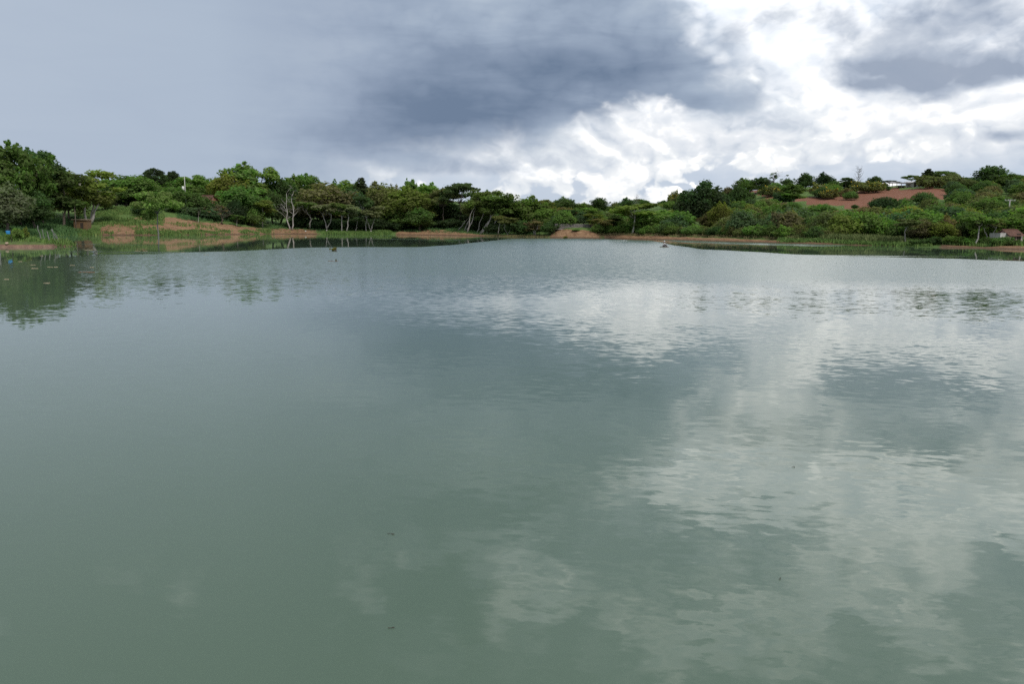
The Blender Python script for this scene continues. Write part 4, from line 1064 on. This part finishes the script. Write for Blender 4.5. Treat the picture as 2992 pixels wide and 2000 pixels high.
# ------------------------------------------------------------------ grassy spit at the left
def spit():
    px = np.linspace(-420, 212, 90); dv = np.linspace(-0.6, 9.0, 26); V = []; F = []
    for i, p in enumerate(px):
        f = on_water(p, 723.0 - 2.5*max(0, (p-120)/90))
        ln = np.clip((212-p)/130, 0, 1)**0.6
        for j, d in enumerate(dv):
            dd = d*(0.35 + 0.65*ln); Y = f.y + dd; x = ray(p, 715).x*Y
            prof = np.clip((dd+0.25)/0.5, 0, 1)*np.clip((8.6*(0.35+0.65*ln)-dd)/2.0, 0, 1)
            z = -0.25 + prof*(0.30 + 0.42*ln*np.clip(dd/2.0, 0, 1) + 0.35*ln) + (float(vnoise(np.array([x*1.7]), np.array([Y*1.7]), 12)[0])-0.5)*0.22
            V.append((x, Y, z))
    n = len(dv)
    for i in range(len(px)-1):
        for j in range(n-1):
            a = i*n+j; F.append((a, a+n, a+n+1, a+1))
    me = bpy.data.meshes.new('spit'); me.from_pydata(V, [], F); me.update(); me.polygons.foreach_set('use_smooth', [True]*len(F))
    m, q, b = new_mat('spit_soil')
    geo = q.n.new('ShaderNodeNewGeometry'); P = X(q, geo.outputs['Position']); pz = q.sep(P)[2]
    nf = q.noise(P, 1.6, 5, 0.6)
    so = q.ramp(nf, [(0.3, rgb(0.11, 0.060, 0.042)), (0.7, rgb(0.24, 0.145, 0.10))]); gr = q.ramp(nf, [(0.3, rgb(0.05, 0.085, 0.02)), (0.7, rgb(0.11, 0.14, 0.035))])
    q.put(b.inputs['Base Color'], q.mix(q.ss(0.20, 0.36, pz + (nf-0.5)*0.2), so, gr)); b.inputs['Roughness'].default_value = 0.95
    me.materials.append(m)
    o = link(bpy.data.objects.new('spit', me)); tag(o, 'low grassy spit of land at far left', None, None, 'structure')
    return np.array(V).reshape(len(px), n, 3)
SP = spit()
rng0 = np.random.default_rng(77)
def spit_pt(px, frac):
    i = int(np.clip((px+420)/632*89, 0, 89)); j = int(np.clip(frac, 0, 1)*25); return Vector(SP[i, j])
gp = [spit_pt(rng0.uniform(-300, 196), rng0.uniform(0.16, 0.9)) for _ in range(900)]
blades('grass', 'bright short grass on the spit at far left', [tuple(p) for p in gp], (0.22, 0.55), M_VINE, 21, width=0.045, spread=0.25)
blades('tall_grass', 'weeds trailing into the water at the tip of the spit', [tuple(spit_pt(rng0.uniform(165, 208), rng0.uniform(0.05, 0.8))) for _ in range(110)], (0.3, 0.75), M_GRASS, 22, width=0.04)
pl = place('shrub', 'shrub', 47, spit_pt(47, 0.3).y, 668, 42, 'lime', 'small bright leafy plant on the spit right of the blue container', 'plant', base=spit_pt(47, 0.3).z)
yf = place('shrub', 'flowering_plant', 73, spit_pt(73, 0.35).y, 665, 16, 'yellow', 'thin plant with a yellow flower head on the spit', 'plant', base=spit_pt(73, 0.35).z)
blossoms(yf, 60, 400)
# blue container hung on a stake, a pale shell-like bowl below it
c = spit_pt(28, 0.12); e = empty('container', (c.x, c.y, c.z), 'blue plastic container hanging on a thin dark stake on the spit', 'container')
M_BLUE = simple_mat('blue_plastic', rgb(0.03, 0.22, 0.50), rgb(0.06, 0.30, 0.60), 3, 0.45)
M_STAKE = simple_mat('dark_wood', rgb(0.03, 0.025, 0.02), rgb(0.07, 0.055, 0.045), 6, 0.9)
M_WHITE = simple_mat('white_plastic', rgb(0.62, 0.61, 0.57), rgb(0.78, 0.77, 0.74), 4, 0.6)
kk = c.y/F_PX
MB().tube([(0.24, 0, -0.2), (0.25, 0.01, 0.6), (0.24, 0, 38*kk)], [0.035, 0.03, 0.025], 6).build('stake', M_STAKE, e)
bb = MB().tube([(-0.02, 0, 24*kk), (-0.02, 0, 25*kk), (-0.02, 0, 33*kk), (-0.02, 0, 34*kk)], [0.17, 0.20, 0.24, 0.22], 12).build('bucket', M_BLUE, e)
MB().tube([(-0.02-0.24, 0, 33*kk), (-0.02, 0, 37.5*kk), (0.23, 0, 37.0*kk)], [0.012]*3, 4).build('handle', M_STAKE, bb)
c = spit_pt(24, 0.10); e = MB().tube([(0, 0, 0.02), (0, 0, 0.05), (0, 0, 0.16), (0, 0, 0.20)], [0.07, 0.14, 0.18, 0.165], 12).build('bowl', M_SLAB, None, True, (c.x, c.y, c.z))
e.rotation_euler = (0.5, 0.25, 0); tag(e, 'pale bowl-shaped object lying on the spit under the blue container', 'bowl')
c = spit_pt(56, 0.3); e = MB().tube([(-0.25, 0, 0.05), (-0.1, 0.02, 0.16), (0.12, 0, 0.14), (0.26, 0.03, 0.04)], [0.05, 0.13, 0.11, 0.04], 7).build('sack', M_WHITE, None, True, (c.x, c.y, c.z + 0.25))
tag(e, 'white scrap of sacking caught in weeds on the spit', 'sack')
def dead_stub(px, label, stems, name='dead_stump'):
    c = spit_pt(px, 0.28); e = empty(name, (c.x, c.y, c.z), label, 'stump'); k = c.y/F_PX; rng = np.random.default_rng(int(px))
    for (bx, tx, h, r) in stems:
        mb = MB(); limb(mb, ((bx-px)*k, 0, -0.3), ((tx-px)*k, rng.normal()*0.1, h*k), r, r*0.55, rng, 6, 0.07, 6)
        mb.build('branch', M_DEAD, e, True)
dead_stub(138, 'left grey dead stump with three bare upright branches on the spit', [(133, 121, 46, 0.06), (138, 132, 36, 0.05), (147, 144, 30, 0.06)])
dead_stub(172, 'right grey dead stump with slanting bare branches on the spit', [(181, 156, 38, 0.06), (168, 160, 40, 0.05), (178, 166, 28, 0.045)])
c = spit_pt(4, 0.2); mb = MB(); limb(mb, (0, 0, -0.3), (-0.1, 0, 42*c.y/F_PX), 0.11, 0.08, np.random.default_rng(4), 6, 0.04, 6)
e = mb.build('post', M_DEAD, None, True, (c.x, c.y, c.z)); tag(e, 'weathered wooden post on the spit at the left frame edge', 'post')

# ------------------------------------------------------------------ built things on the left bank
M_CLAY = simple_mat('clay_wall', rgb(0.14, 0.085, 0.045), rgb(0.21, 0.130, 0.070), 2.5, 0.9, 0.3)
M_CONC = simple_mat('concrete_pole', rgb(0.34, 0.33, 0.31), rgb(0.50, 0.49, 0.46), 4, 0.85)
M_TILE = simple_mat('clay_tile', rgb(0.075, 0.042, 0.032), rgb(0.15, 0.078, 0.056), 2.2, 0.9, 0.4)
M_LIME = simple_mat('limewash', rgb(0.40, 0.38, 0.35), rgb(0.58, 0.56, 0.53), 1.6, 0.9, 0.2)
M_PINK = simple_mat('pink_wash', rgb(0.50, 0.33, 0.30), rgb(0.62, 0.44, 0.40), 1.6, 0.9)
M_BRICK = simple_mat('raw_brick', rgb(0.24, 0.10, 0.065), rgb(0.36, 0.17, 0.11), 3.0, 0.9, 0.3)
M_SHEET = simple_mat('fibre_sheet', rgb(0.36, 0.35, 0.34), rgb(0.56, 0.55, 0.53), 1.2, 0.85)
M_DARKROOF = simple_mat('old_thatch', rgb(0.060, 0.052, 0.045), rgb(0.12, 0.105, 0.09), 3.0, 0.95)
def stand(px, s):
    Y = shore(px, s); x = ray(px, 680).x*Y; return Vector((x, Y, gz(x, Y))), Y/F_PX
p, k = stand(243, 7); ztop = at(243, 643, p.y).z - p.z
e = empty('pump_house', p, 'small square clay pump house with a flat slab at the water', 'pump house', rz=0.10)
W_, Hh = 36*k, ztop
MB().box((0, 0, (Hh-0.9)/2), (W_, W_*0.85, Hh+0.9)).build('wall', M_CLAY, e)
MB().box((-0.12, -0.05, Hh+0.08), (W_*1.22, W_*1.05, 0.17)).build('slab', M_SLAB, e)
MB().box((0.35, -W_*0.425-0.012, Hh*0.45), (0.7, 0.05, Hh*0.55)).build('door', M_STAKE, e)
p, k = stand(223, 6); e = MB().tube([(0, 0, -0.4), (0.02, 0, 1.5), (0, 0, at(223, 598, p.y).z - p.z)], [0.10, 0.09, 0.08], 7).build('post', M_BARK, None, True, p)
tag(e, 'brown upright post rising beside the clay pump house', 'post')
def pole(px, s, top, label, r=0.13, lamp=False, arm=0.0, name='utility_pole', mat=None):
    p, k = stand(px, s); H = at(px, top, p.y).z - p.z
    e = empty(name, p, label, 'pole')
    MB().tube([(0, 0, -0.6), (0.02, 0, H*0.5), (-0.04, 0, H)], [r*1.25, r, r*0.75], 8).build('shaft', mat or M_CONC, e, True)
    if arm:
        a = MB().box((0, 0, H-0.25), (arm, 0.12, 0.12)).build('crossarm', M_STAKE if mat is None else mat, e)
        for i in (-0.45, -0.15, 0.15, 0.45): MB().tube([(i*arm, 0, H-0.19), (i*arm, 0, H-0.10), (i*arm, 0, H+0.02)], [0.05, 0.075, 0.04], 6).build('insulator', M_WHITE, a)
    if lamp:
        MB().tube([(-0.05, 0, H-4.2), (-0.9, 0, H-3.9)], [0.04, 0.035], 5).build('bracket', M_CONC, e)
        MB().tube([(-0.62, 0, H-4.3), (-0.62, 0, H-4.1), (-0.62, 0, H-3.2), (-0.62, 0, H-3.0)], [0.20, 0.36, 0.36, 0.2], 10).build('transformer', M_WHITE, e, True)
    return e
pole(318, 88, 507, 'pale concrete pole standing above the back row of trees at left', 0.17)
pole(547, 38, 516, 'tall grey utility pole with a white box on its left side', 0.14, lamp=True)
pole(626, 36, 572, 'short dark post at the right end of the tiled house', 0.10, mat=M_BARK)
pole(2942, 62, 583, 'utility pole with a crossarm among the trees at right', 0.17, arm=2.6, mat=simple_mat('grey_timber', rgb(0.26, 0.25, 0.23), rgb(0.40, 0.385, 0.36), 4, 0.9))

def house(name, label, cat, px, s, w_px, wall_py, eave_py, ridge_py, rz, wallm, roofm, depth=4.5, tiles=(0, 0), over=0.35, door=True, win=True, cz=0.0):
    p, k = stand(px, s); e = empty(name, p, label, cat, rz=rz); W = w_px*k
    ze = at(px, eave_py, p.y).z - p.z; zr = at(px, ridge_py, p.y).z - p.z; d = depth
    MB().box((0, 0, (ze-0.6)/2), (W, d, ze+0.6)).build('wall', wallm, e)
    mb = MB(); hw, hd = W/2, d/2
    mb.add([(-hw, -hd, ze), (-hw, hd, ze), (-hw, 0, zr-0.05)], [(0, 1, 2)]); mb.add([(hw, -hd, ze), (hw, hd, ze), (hw, 0, zr-0.05)], [(0, 2, 1)])
    mb.build('gable', wallm, e)
    roof = bpy.data.objects.new('roof', None); link(roof, e)
    for sy in (-1, 1):
        o_ = over; mb = MB(); y1 = sy*(hd+o_); z1 = ze - (zr-ze)*o_/hd
        a = Vector((-hw-o_, y1, z1)); b_ = Vector((hw+o_, y1, z1)); c_ = Vector((hw+o_, 0, zr)); d_ = Vector((-hw-o_, 0, zr)); t = Vector((0, 0, 0.10))
        mb.add([a, b_, c_, d_, a+t, b_+t, c_+t, d_+t], [(0, 1, 2, 3), (4, 7, 6, 5), (0, 4, 5, 1), (1, 5, 6, 2), (2, 6, 7, 3), (3, 7, 4, 0)])
        so = mb.build('slope', roofm, roof)
    mb = MB().tube([(-hw-over, 0, zr+0.08), (0, 0, zr+0.10), (hw+over, 0, zr+0.08)], [0.13, 0.13, 0.13], 6); mb.build('ridge', roofm, roof)
    if door: MB().box((W*0.18, -hd-0.02, 0.95), (0.8, 0.06, 1.9)).build('door', M_STAKE, e)
    if win:
        f = MB().box((-W*0.22, -hd-0.02, ze*0.55), (0.9, 0.06, 0.8)).build('window', M_STAKE, e)
    return e, W, ze, zr
house('house', 'brick house with a red tiled roof half hidden by trees on the left bank', 'house', 608, 42, 46, 612, 588, 572, -0.35, M_BRICK, M_TILE, 5.0)
e, W, ze, zr = house('hut', 'small hut with a reddish tiled roof at the right edge of the shore', 'hut', 2950, 11, 40, 705, 688, 673, 0.15, M_PINK, M_TILE, 3.4)
MB().box((-W/2-0.75, 0.2, (ze+0.3)/2), (1.5, 2.6, ze+0.5)).build('white_annex', M_LIME, e)['label'] = 'whitewashed annex wall'
MB().tube([(W*0.3, -2.05, -0.2), (W*0.3, -2.05, ze-0.05)], [0.08, 0.08], 6).build('porch_post', M_LIME, e)
# sheds on the crest
p, k = stand(2616, 166); e = empty('shed', p, 'open dark-roofed shed on posts at the top of the ploughed field', 'shed', rz=0.05)
zt = at(2616, 533, p.y).z - p.z; W_ = 58*k
MB().add([(-W_/2, -2, zt-0.5), (W_/2, -2, zt-0.7), (W_/2, 2, zt-0.1), (-W_/2, 2, zt+0.1), (-W_/2, -2, zt-0.32), (W_/2, -2, zt-0.52), (W_/2, 2, zt+0.08), (-W_/2, 2, zt+0.28)],
         [(0, 1, 2, 3), (4, 7, 6, 5), (0, 4, 5, 1), (1, 5, 6, 2), (2, 6, 7, 3), (3, 7, 4, 0)]).build('roof', M_DARKROOF, e)
for i in range(5):
    for sy in (-1.7, 1.7): MB().tube([(-W_/2+0.3+i*(W_-0.6)/4, sy, -0.3), (-W_/2+0.3+i*(W_-0.6)/4, sy, zt-0.35)], [0.10, 0.09], 6).build('post', M_BARK, e)
MB().box((W_*0.22, 1.6, 0.6), (W_*0.35, 0.12, 1.3)).build('back_wall', M_BARK, e)
p, k = stand(2662, 170); e = empty('farmhouse', p, 'whitewashed farmhouse with a pale sheet roof on the hill crest', 'farmhouse', rz=-0.05)
zt = at(2662, 530, p.y).z - p.z; W_ = 40*k
MB().box((0, 0, (zt-1.1)/2), (W_, 4.0, zt+0.3)).build('wall', M_LIME, e)
MB().add([(-W_/2-0.6, -2.6, zt-0.75), (W_/2+0.7, -2.6, zt-0.05), (W_/2+0.7, 2.4, zt+0.35), (-W_/2-0.6, 2.4, zt-0.15), (-W_/2-0.6, -2.6, zt-0.62), (W_/2+0.7, -2.6, zt+0.08), (W_/2+0.7, 2.4, zt+0.48), (-W_/2-0.6, 2.4, zt-0.02)],
         [(0, 1, 2, 3), (4, 7, 6, 5), (0, 4, 5, 1), (1, 5, 6, 2), (2, 6, 7, 3), (3, 7, 4, 0)]).build('roof', M_SHEET, e)
MB().box((-0.9, -2.02, 0.9), (0.8, 0.06, 1.7)).build('door', M_STAKE, e); MB().box((1.1, -2.02, 1.2), (0.8, 0.06, 0.7)).build('window', M_STAKE, e)

# stone embankment: a pitched facing of rubble above the red cut
def embankment():
    Y = shore(1680, 13); a = at(1622, 655, Y); b = at(1738, 657, Y+1.0); zb = at(1680, 667, Y).z; zt = at(1680, 653.5, Y).z
    e = empty('stone_embankment', ((a.x+b.x)/2, Y, zb), 'long low grey rubble-stone embankment above the red cut bank', 'embankment')
    L = b.x - a.x; h = zt - zb
    M_ST = simple_mat('rubble', rgb(0.11, 0.10, 0.092), rgb(0.24, 0.22, 0.20), 3.0, 0.95, 0.6)
    MB().add([(-L/2, 0.15, -0.5), (L/2, 0.15, -0.5), (L/2-0.9, 0.75, h-0.12), (-L/2, 0.75, h-0.12), (-L/2, 3, -0.5), (L/2, 3, -0.5), (L/2-0.9, 3, h-0.12), (-L/2, 3, h-0.12)],
             [(0, 1, 2, 3), (5, 4, 7, 6), (3, 2, 6, 7), (0, 3, 7, 4), (1, 5, 6, 2)]).build('core', M_ST, e)
    rg = np.random.default_rng(5); protos = []
    for i in range(6):
        bm = bmesh.new(); bmesh.ops.create_icosphere(bm, subdivisions=1, radius=0.5)
        for v in bm.verts: v.co *= rg.uniform(0.75, 1.2); v.co.y *= 0.7
        me = bpy.data.meshes.new('stone'); bm.to_mesh(me); bm.free(); me.materials.append(M_ST); protos.append(me)
    rows = 3; hs = h/rows
    for r in range(rows):
        x = -L/2 + rg.uniform(0, 0.3)
        while x < L/2 - 0.5 - r*0.3:
            w = rg.uniform(0.42, 0.85); o = bpy.data.objects.new('stone', protos[rg.integers(0, 6)]); link(o, e)
            o.location = (x + w/2, 0.2 + 0.6*(r+0.5)/rows, hs*(r+0.45)); o.scale = (w*1.06, 0.45, hs*rg.uniform(0.95, 1.15)); o.rotation_euler = (rg.uniform(-0.2, 0.2), rg.uniform(-0.3, 0.3), rg.uniform(-0.3, 0.3))
            x += w
    MB().box((L/2-0.35, 0.4, h*0.35), (0.7, 1.2, h*1.15), 0.1, 0.75).build('end_block', M_SLAB, e)
embankment()
# pale rubbish on the bank
for px, s, lb, sz in [(413, 33, 'white sack leaning by the dark shrub above the clay bank', (0.35, 0.6)), (415, 22, 'small white scrap lying on the clay bank', (0.35, 0.22)), (893, 3, 'small white stone at the water by the end of the clay bank', (0.3, 0.2)),
                      (553, 41, 'white sheet of litter left of the tiled house', (0.55, 0.35))]:
    p, k = stand(px, s); bm = bmesh.new(); bmesh.ops.create_icosphere(bm, subdivisions=2, radius=1.0); rr = np.random.default_rng(px)
    for v in bm.verts: v.co *= rr.uniform(0.8, 1.15)
    me = bpy.data.meshes.new('sack'); bm.to_mesh(me); bm.free(); me.materials.append(M_WHITE)
    o = link(bpy.data.objects.new('sack' if 'sack' in lb else ('stone' if 'stone' in lb else 'litter'), me)); o.location = (p.x, p.y, p.z + sz[1]*0.7); o.scale = (sz[0], 0.3, sz[1]); tag(o, lb, o.name.split('.')[0])

# ------------------------------------------------------------------ on the water
def tussock(px, py, w_px, h_px, label, seed):
    c = on_water(px, py); k = c.y/F_PX; e = empty('floating_tussock', (c.x, c.y, 0), label, 'tussock'); rng = np.random.default_rng(seed); W = w_px*k; H = h_px*k
    mb = MB()
    for i in range(7):
        a = i*2.4; r = W*0.3*math.sqrt(i/7); mb.tube([(r*math.cos(a), r*math.sin(a), -0.06), (r*math.cos(a), r*math.sin(a), 0.02), (r*math.cos(a), r*math.sin(a), H*0.35)], [W*0.16, W*0.2, W*0.12], 8)
    mb.build('root_mat', M_STAKE, e, True)
    cl = [(rng.normal()*W*0.2, rng.normal()*W*0.2, H*rng.uniform(0.4, 0.75), W*0.2, W*0.2, H*0.25, rng.uniform(0.4, 0.8)) for _ in range(12)]
    me = leaves_mesh('tussock_leaves', cl, 900, 0.07*W, rng); o = bpy.data.objects.new('foliage', me); link(o, e); o.color = (0.19, 0.17, 0.045, 1)
tussock(977, 734, 19, 11, 'small olive tussock of weed floating in mid-lake at left', 1)
tussock(1652, 698, 14, 8, 'small dark tussock floating close to the far red bank', 2)
tussock(982, 764, 5, 7, 'tiny green sprig poking up from the water in front of a tussock', 3)
M_SCUM = simple_mat('floating_leaves', rgb(0.22, 0.18, 0.11), rgb(0.42, 0.36, 0.25), 6, 0.8)
M_RUST = simple_mat('floating_red_weed', rgb(0.15, 0.085, 0.055), rgb(0.23, 0.14, 0.09), 6, 0.8)
def mat_patch(name, px, py, w_px, label, cat, mat, seed, group=None, thin=0.16):
    c = on_water(px, py); k = c.y/F_PX; W = w_px*k; rng = np.random.default_rng(seed); mb = MB()
    for i in range(max(6, int(w_px/3))):
        u, v = rng.uniform(-0.5, 0.5)*W, rng.normal()*thin*W*0.8; r = rng.uniform(0.05, 0.12)*max(W, 0.5); a0 = rng.uniform(0, 6.28); n = 6
        ring = [(u + r*rng.uniform(0.7, 1.2)*math.cos(a0+j*6.283/n), v + r*0.6*math.sin(a0+j*6.283/n), 0.012 + rng.uniform(0, 0.012)) for j in range(n)]
        mb.add(ring + [(q[0], q[1], -0.02) for q in ring], [tuple(range(n))] + [(j, j+n, (j+1) % n+n, (j+1) % n) for j in range(n)])
    o = mb.build(name, mat, None, False, (c.x, c.y, 0.004)); tag(o, label, cat, group)
for i, (px, py, w, lb) in enumerate([(262, 731, 26, 'below the pump house reflection'), (412, 734, 32, 'farthest along the clay bank reflection'), (152, 781, 30, 'in front of the dead stumps'), (103, 785, 24, 'below the left dead stump'),
                                     (125, 748, 14, 'just in front of the spit'), (60, 765, 12, 'left and near the spit'), (18, 817, 16, 'at the left frame edge'), (138, 828, 18, 'nearest the viewer'),
                                     (268, 782, 12, 'above the red weed'), (210, 776, 14, 'left of the red weed'), (530, 738, 24, 'out from the clay bank'), (600, 745, 20, 'out towards mid-lake'), (95, 775, 14, 'left of the larger drift by the stumps')]):
    mat_patch('floating_leaves', px, py, w, 'thin drift of floating leaves ' + lb, 'leaves', M_SCUM, 500+i, 'drifts of floating leaves at left')
mat_patch('floating_weed', 258, 796, 46, 'reddish drift of floating weed off the spit', 'weed', M_RUST, 520)
mat_patch('floating_weed', 975, 764, 34, 'reddish drift of weed around a tiny sprig in mid-lake', 'weed', M_RUST, 521, thin=0.05)
M_TWIG = simple_mat('wet_twig', rgb(0.055, 0.055, 0.042), rgb(0.09, 0.085, 0.065), 6, 0.8)
def twig(px, py, l_px, ang, label, seed):
    c = on_water(px, py); k = c.length/F_PX; L = l_px*k; rng = np.random.default_rng(seed); mb = MB()
    limb(mb, (-L/2*math.cos(ang), -L/2*math.sin(ang), 0.0), (L/2*math.cos(ang), L/2*math.sin(ang), 0.004), 0.0022, 0.0012, rng, 6, 0.12, 5)
    e = empty('twig', (c.x, c.y, 0.004), label, 'twig'); mb.build('stick', M_TWIG, e)
    a = MB(); a.add([(0.1*L, 0, 0.004), (0.28*L, 0.05*L, 0.005), (0.5*L, 0.02*L, 0.004), (0.28*L, -0.04*L, 0.004), (0.1*L, 0, -0.002), (0.28*L, 0.05*L, 0.0), (0.5*L, 0.02*L, -0.001), (0.28*L, -0.04*L, -0.002)],
                    [(0, 1, 2, 3), (4, 7, 6, 5), (0, 4, 5, 1), (1, 5, 6, 2), (2, 6, 7, 3), (3, 7, 4, 0)]); o = a.build('leaf', M_TWIG, e); o.rotation_euler = (0, 0, ang)
twig(1142, 1563, 24, -0.3, 'dark twig with a leaf floating at the lower middle', 1); twig(1143, 1838, 20, 0.1, 'dark twig floating near the bottom edge, below another', 2)
twig(2278, 1694, 12, 0.9, 'tiny reddish stick floating at lower right', 3); twig(2318, 1367, 10, 0.3, 'tiny dark twig floating in the bright cloud reflection', 4)

# the man on a raft
def skin_body(name, chain, mat, parent, sub=2):
    """chain: {joint: (xyz, radius, parent joint)}"""
    keys = list(chain); ix = {k_: i for i, k_ in enumerate(keys)}
    me = bpy.data.meshes.new(name); me.from_pydata([chain[q][0] for q in keys], [(ix[q], ix[chain[q][2]]) for q in keys if chain[q][2]], []); me.update()
    o = link(bpy.data.objects.new(name, me), parent)
    sk = o.modifiers.new('skin', 'SKIN'); sk.use_smooth_shade = True
    for q, v in zip(keys, me.skin_vertices[0].data): v.radius = (chain[q][1], chain[q][1]*0.92); v.use_root = chain[q][2] is None
    sb = o.modifiers.new('subsurf', 'SUBSURF'); sb.levels = sub; sb.render_levels = sub
    me.materials.append(mat); return o
c = on_water(1940, 722.5)
raft = empty('raft', (c.x, c.y, 0), 'low dark raft of logs under the man in white', 'raft', rz=0.05)
for i in range(5):
    mb = MB(); limb(mb, (-0.62 + 0.06*(i % 2), (i-2)*0.15, 0.0), (0.72 - 0.05*((i+1) % 2), (i-2)*0.15, 0.01), 0.08, 0.07, np.random.default_rng(i), 5, 0.01, 8); mb.build('log', M_BARK, raft, True)
for x in (-0.4, 0.5): MB().box((x, 0, 0.09), (0.08, 0.72, 0.04)).build('crosspiece', M_BARK, raft)
M_SKIN = simple_mat('skin', rgb(0.20, 0.105, 0.072), rgb(0.25, 0.135, 0.095), 5, 0.6); M_SHIRT = simple_mat('white_shirt', rgb(0.66, 0.66, 0.67), rgb(0.80, 0.80, 0.80), 4, 0.9); M_TROU = simple_mat('dark_trousers', rgb(0.035, 0.036, 0.045), rgb(0.06, 0.06, 0.07), 4, 0.9)
man = empty('person', (c.x - 0.05, c.y, 0.07), 'person in white shirt and white cap sitting on the raft, arms forward', 'person', rz=0.1)
skin_body('body', {'pelvis': ((-0.10, 0, 0.12), 0.13, None), 'belly': ((-0.08, 0, 0.28), 0.125, 'pelvis'), 'chest': ((0.0, 0, 0.46), 0.14, 'belly'), 'neck': ((0.06, 0, 0.60), 0.055, 'chest'), 'jaw': ((0.10, 0, 0.67), 0.07, 'neck'),
    'head': ((0.10, 0, 0.75), 0.095, 'jaw'), 'crown': ((0.09, 0, 0.83), 0.06, 'head'),
    'shl': ((0.02, 0.18, 0.53), 0.06, 'chest'), 'ell': ((0.14, 0.24, 0.32), 0.043, 'shl'), 'wrl': ((0.36, 0.14, 0.28), 0.032, 'ell'), 'hal': ((0.44, 0.10, 0.28), 0.035, 'wrl'),
    'shr': ((0.02, -0.18, 0.53), 0.06, 'chest'), 'elr': ((0.16, -0.24, 0.33), 0.043, 'shr'), 'wrr': ((0.36, -0.14, 0.32), 0.032, 'elr'), 'har': ((0.44, -0.10, 0.32), 0.035, 'wrr'),
    'hil': ((-0.02, 0.11, 0.11), 0.10, 'pelvis'), 'knl': ((0.36, 0.20, 0.20), 0.07, 'hil'), 'anl': ((0.50, 0.12, 0.02), 0.045, 'knl'), 'tol': ((0.66, 0.13, 0.02), 0.04, 'anl'),
    'hir': ((-0.02, -0.11, 0.11), 0.10, 'pelvis'), 'knr': ((0.36, -0.20, 0.20), 0.07, 'hir'), 'anr': ((0.50, -0.12, 0.02), 0.045, 'knr'), 'tor': ((0.66, -0.13, 0.02), 0.04, 'anr')}, M_SKIN, man)
skin_body('shirt', {'hem': ((-0.10, 0, 0.16), 0.15, None), 'belly': ((-0.08, 0, 0.28), 0.148, 'hem'), 'chest': ((0.0, 0, 0.46), 0.162, 'belly'), 'collar': ((0.045, 0, 0.575), 0.075, 'chest'),
    'shl': ((0.02, 0.18, 0.53), 0.08, 'chest'), 'ell': ((0.13, 0.235, 0.34), 0.066, 'shl'), 'shr': ((0.02, -0.18, 0.53), 0.08, 'chest'), 'elr': ((0.15, -0.235, 0.35), 0.066, 'shr')}, M_SHIRT, man)
skin_body('trousers', {'seat': ((-0.10, 0, 0.11), 0.145, None), 'hil': ((-0.02, 0.11, 0.11), 0.115, 'seat'), 'knl': ((0.36, 0.20, 0.20), 0.085, 'hil'), 'shl': ((0.46, 0.145, 0.07), 0.06, 'knl'),
    'hir': ((-0.02, -0.11, 0.11), 0.115, 'seat'), 'knr': ((0.36, -0.20, 0.20), 0.085, 'hir'), 'shr': ((0.46, -0.145, 0.07), 0.06, 'knr')}, M_TROU, man)
cap = MB().tube([(0.09, 0, 0.785), (0.09, 0, 0.81), (0.088, 0, 0.87), (0.085, 0, 0.905)], [0.112, 0.112, 0.10, 0.045], 14).build('cap', M_SHIRT, man, True)
MB().add([(0.17, -0.08, 0.80), (0.30, -0.05, 0.775), (0.30, 0.05, 0.775), (0.17, 0.08, 0.80), (0.17, -0.08, 0.812), (0.30, -0.05, 0.787), (0.30, 0.05, 0.787), (0.17, 0.08, 0.812)],
         [(0, 3, 2, 1), (4, 5, 6, 7), (0, 1, 5, 4), (1, 2, 6, 5), (2, 3, 7, 6), (3, 0, 4, 7)]).build('peak', M_SHIRT, cap)
hair = MB().tube([(0.07, 0, 0.70), (0.075, 0, 0.74), (0.085, 0, 0.80)], [0.075, 0.099, 0.10], 12).build('hair', M_TROU, man, True)
rod = MB(); rod.tube([(c.x + 0.30, c.y - 0.10, 0.43), (c.x + 0.6, c.y - 0.12, 0.37), (c.x + 0.85, c.y - 0.12, 0.28)], [0.016, 0.014, 0.012], 6)
rod = rod.build('paddle', M_BARK); tag(rod, 'short paddle stick held by the man on the raft', 'paddle')
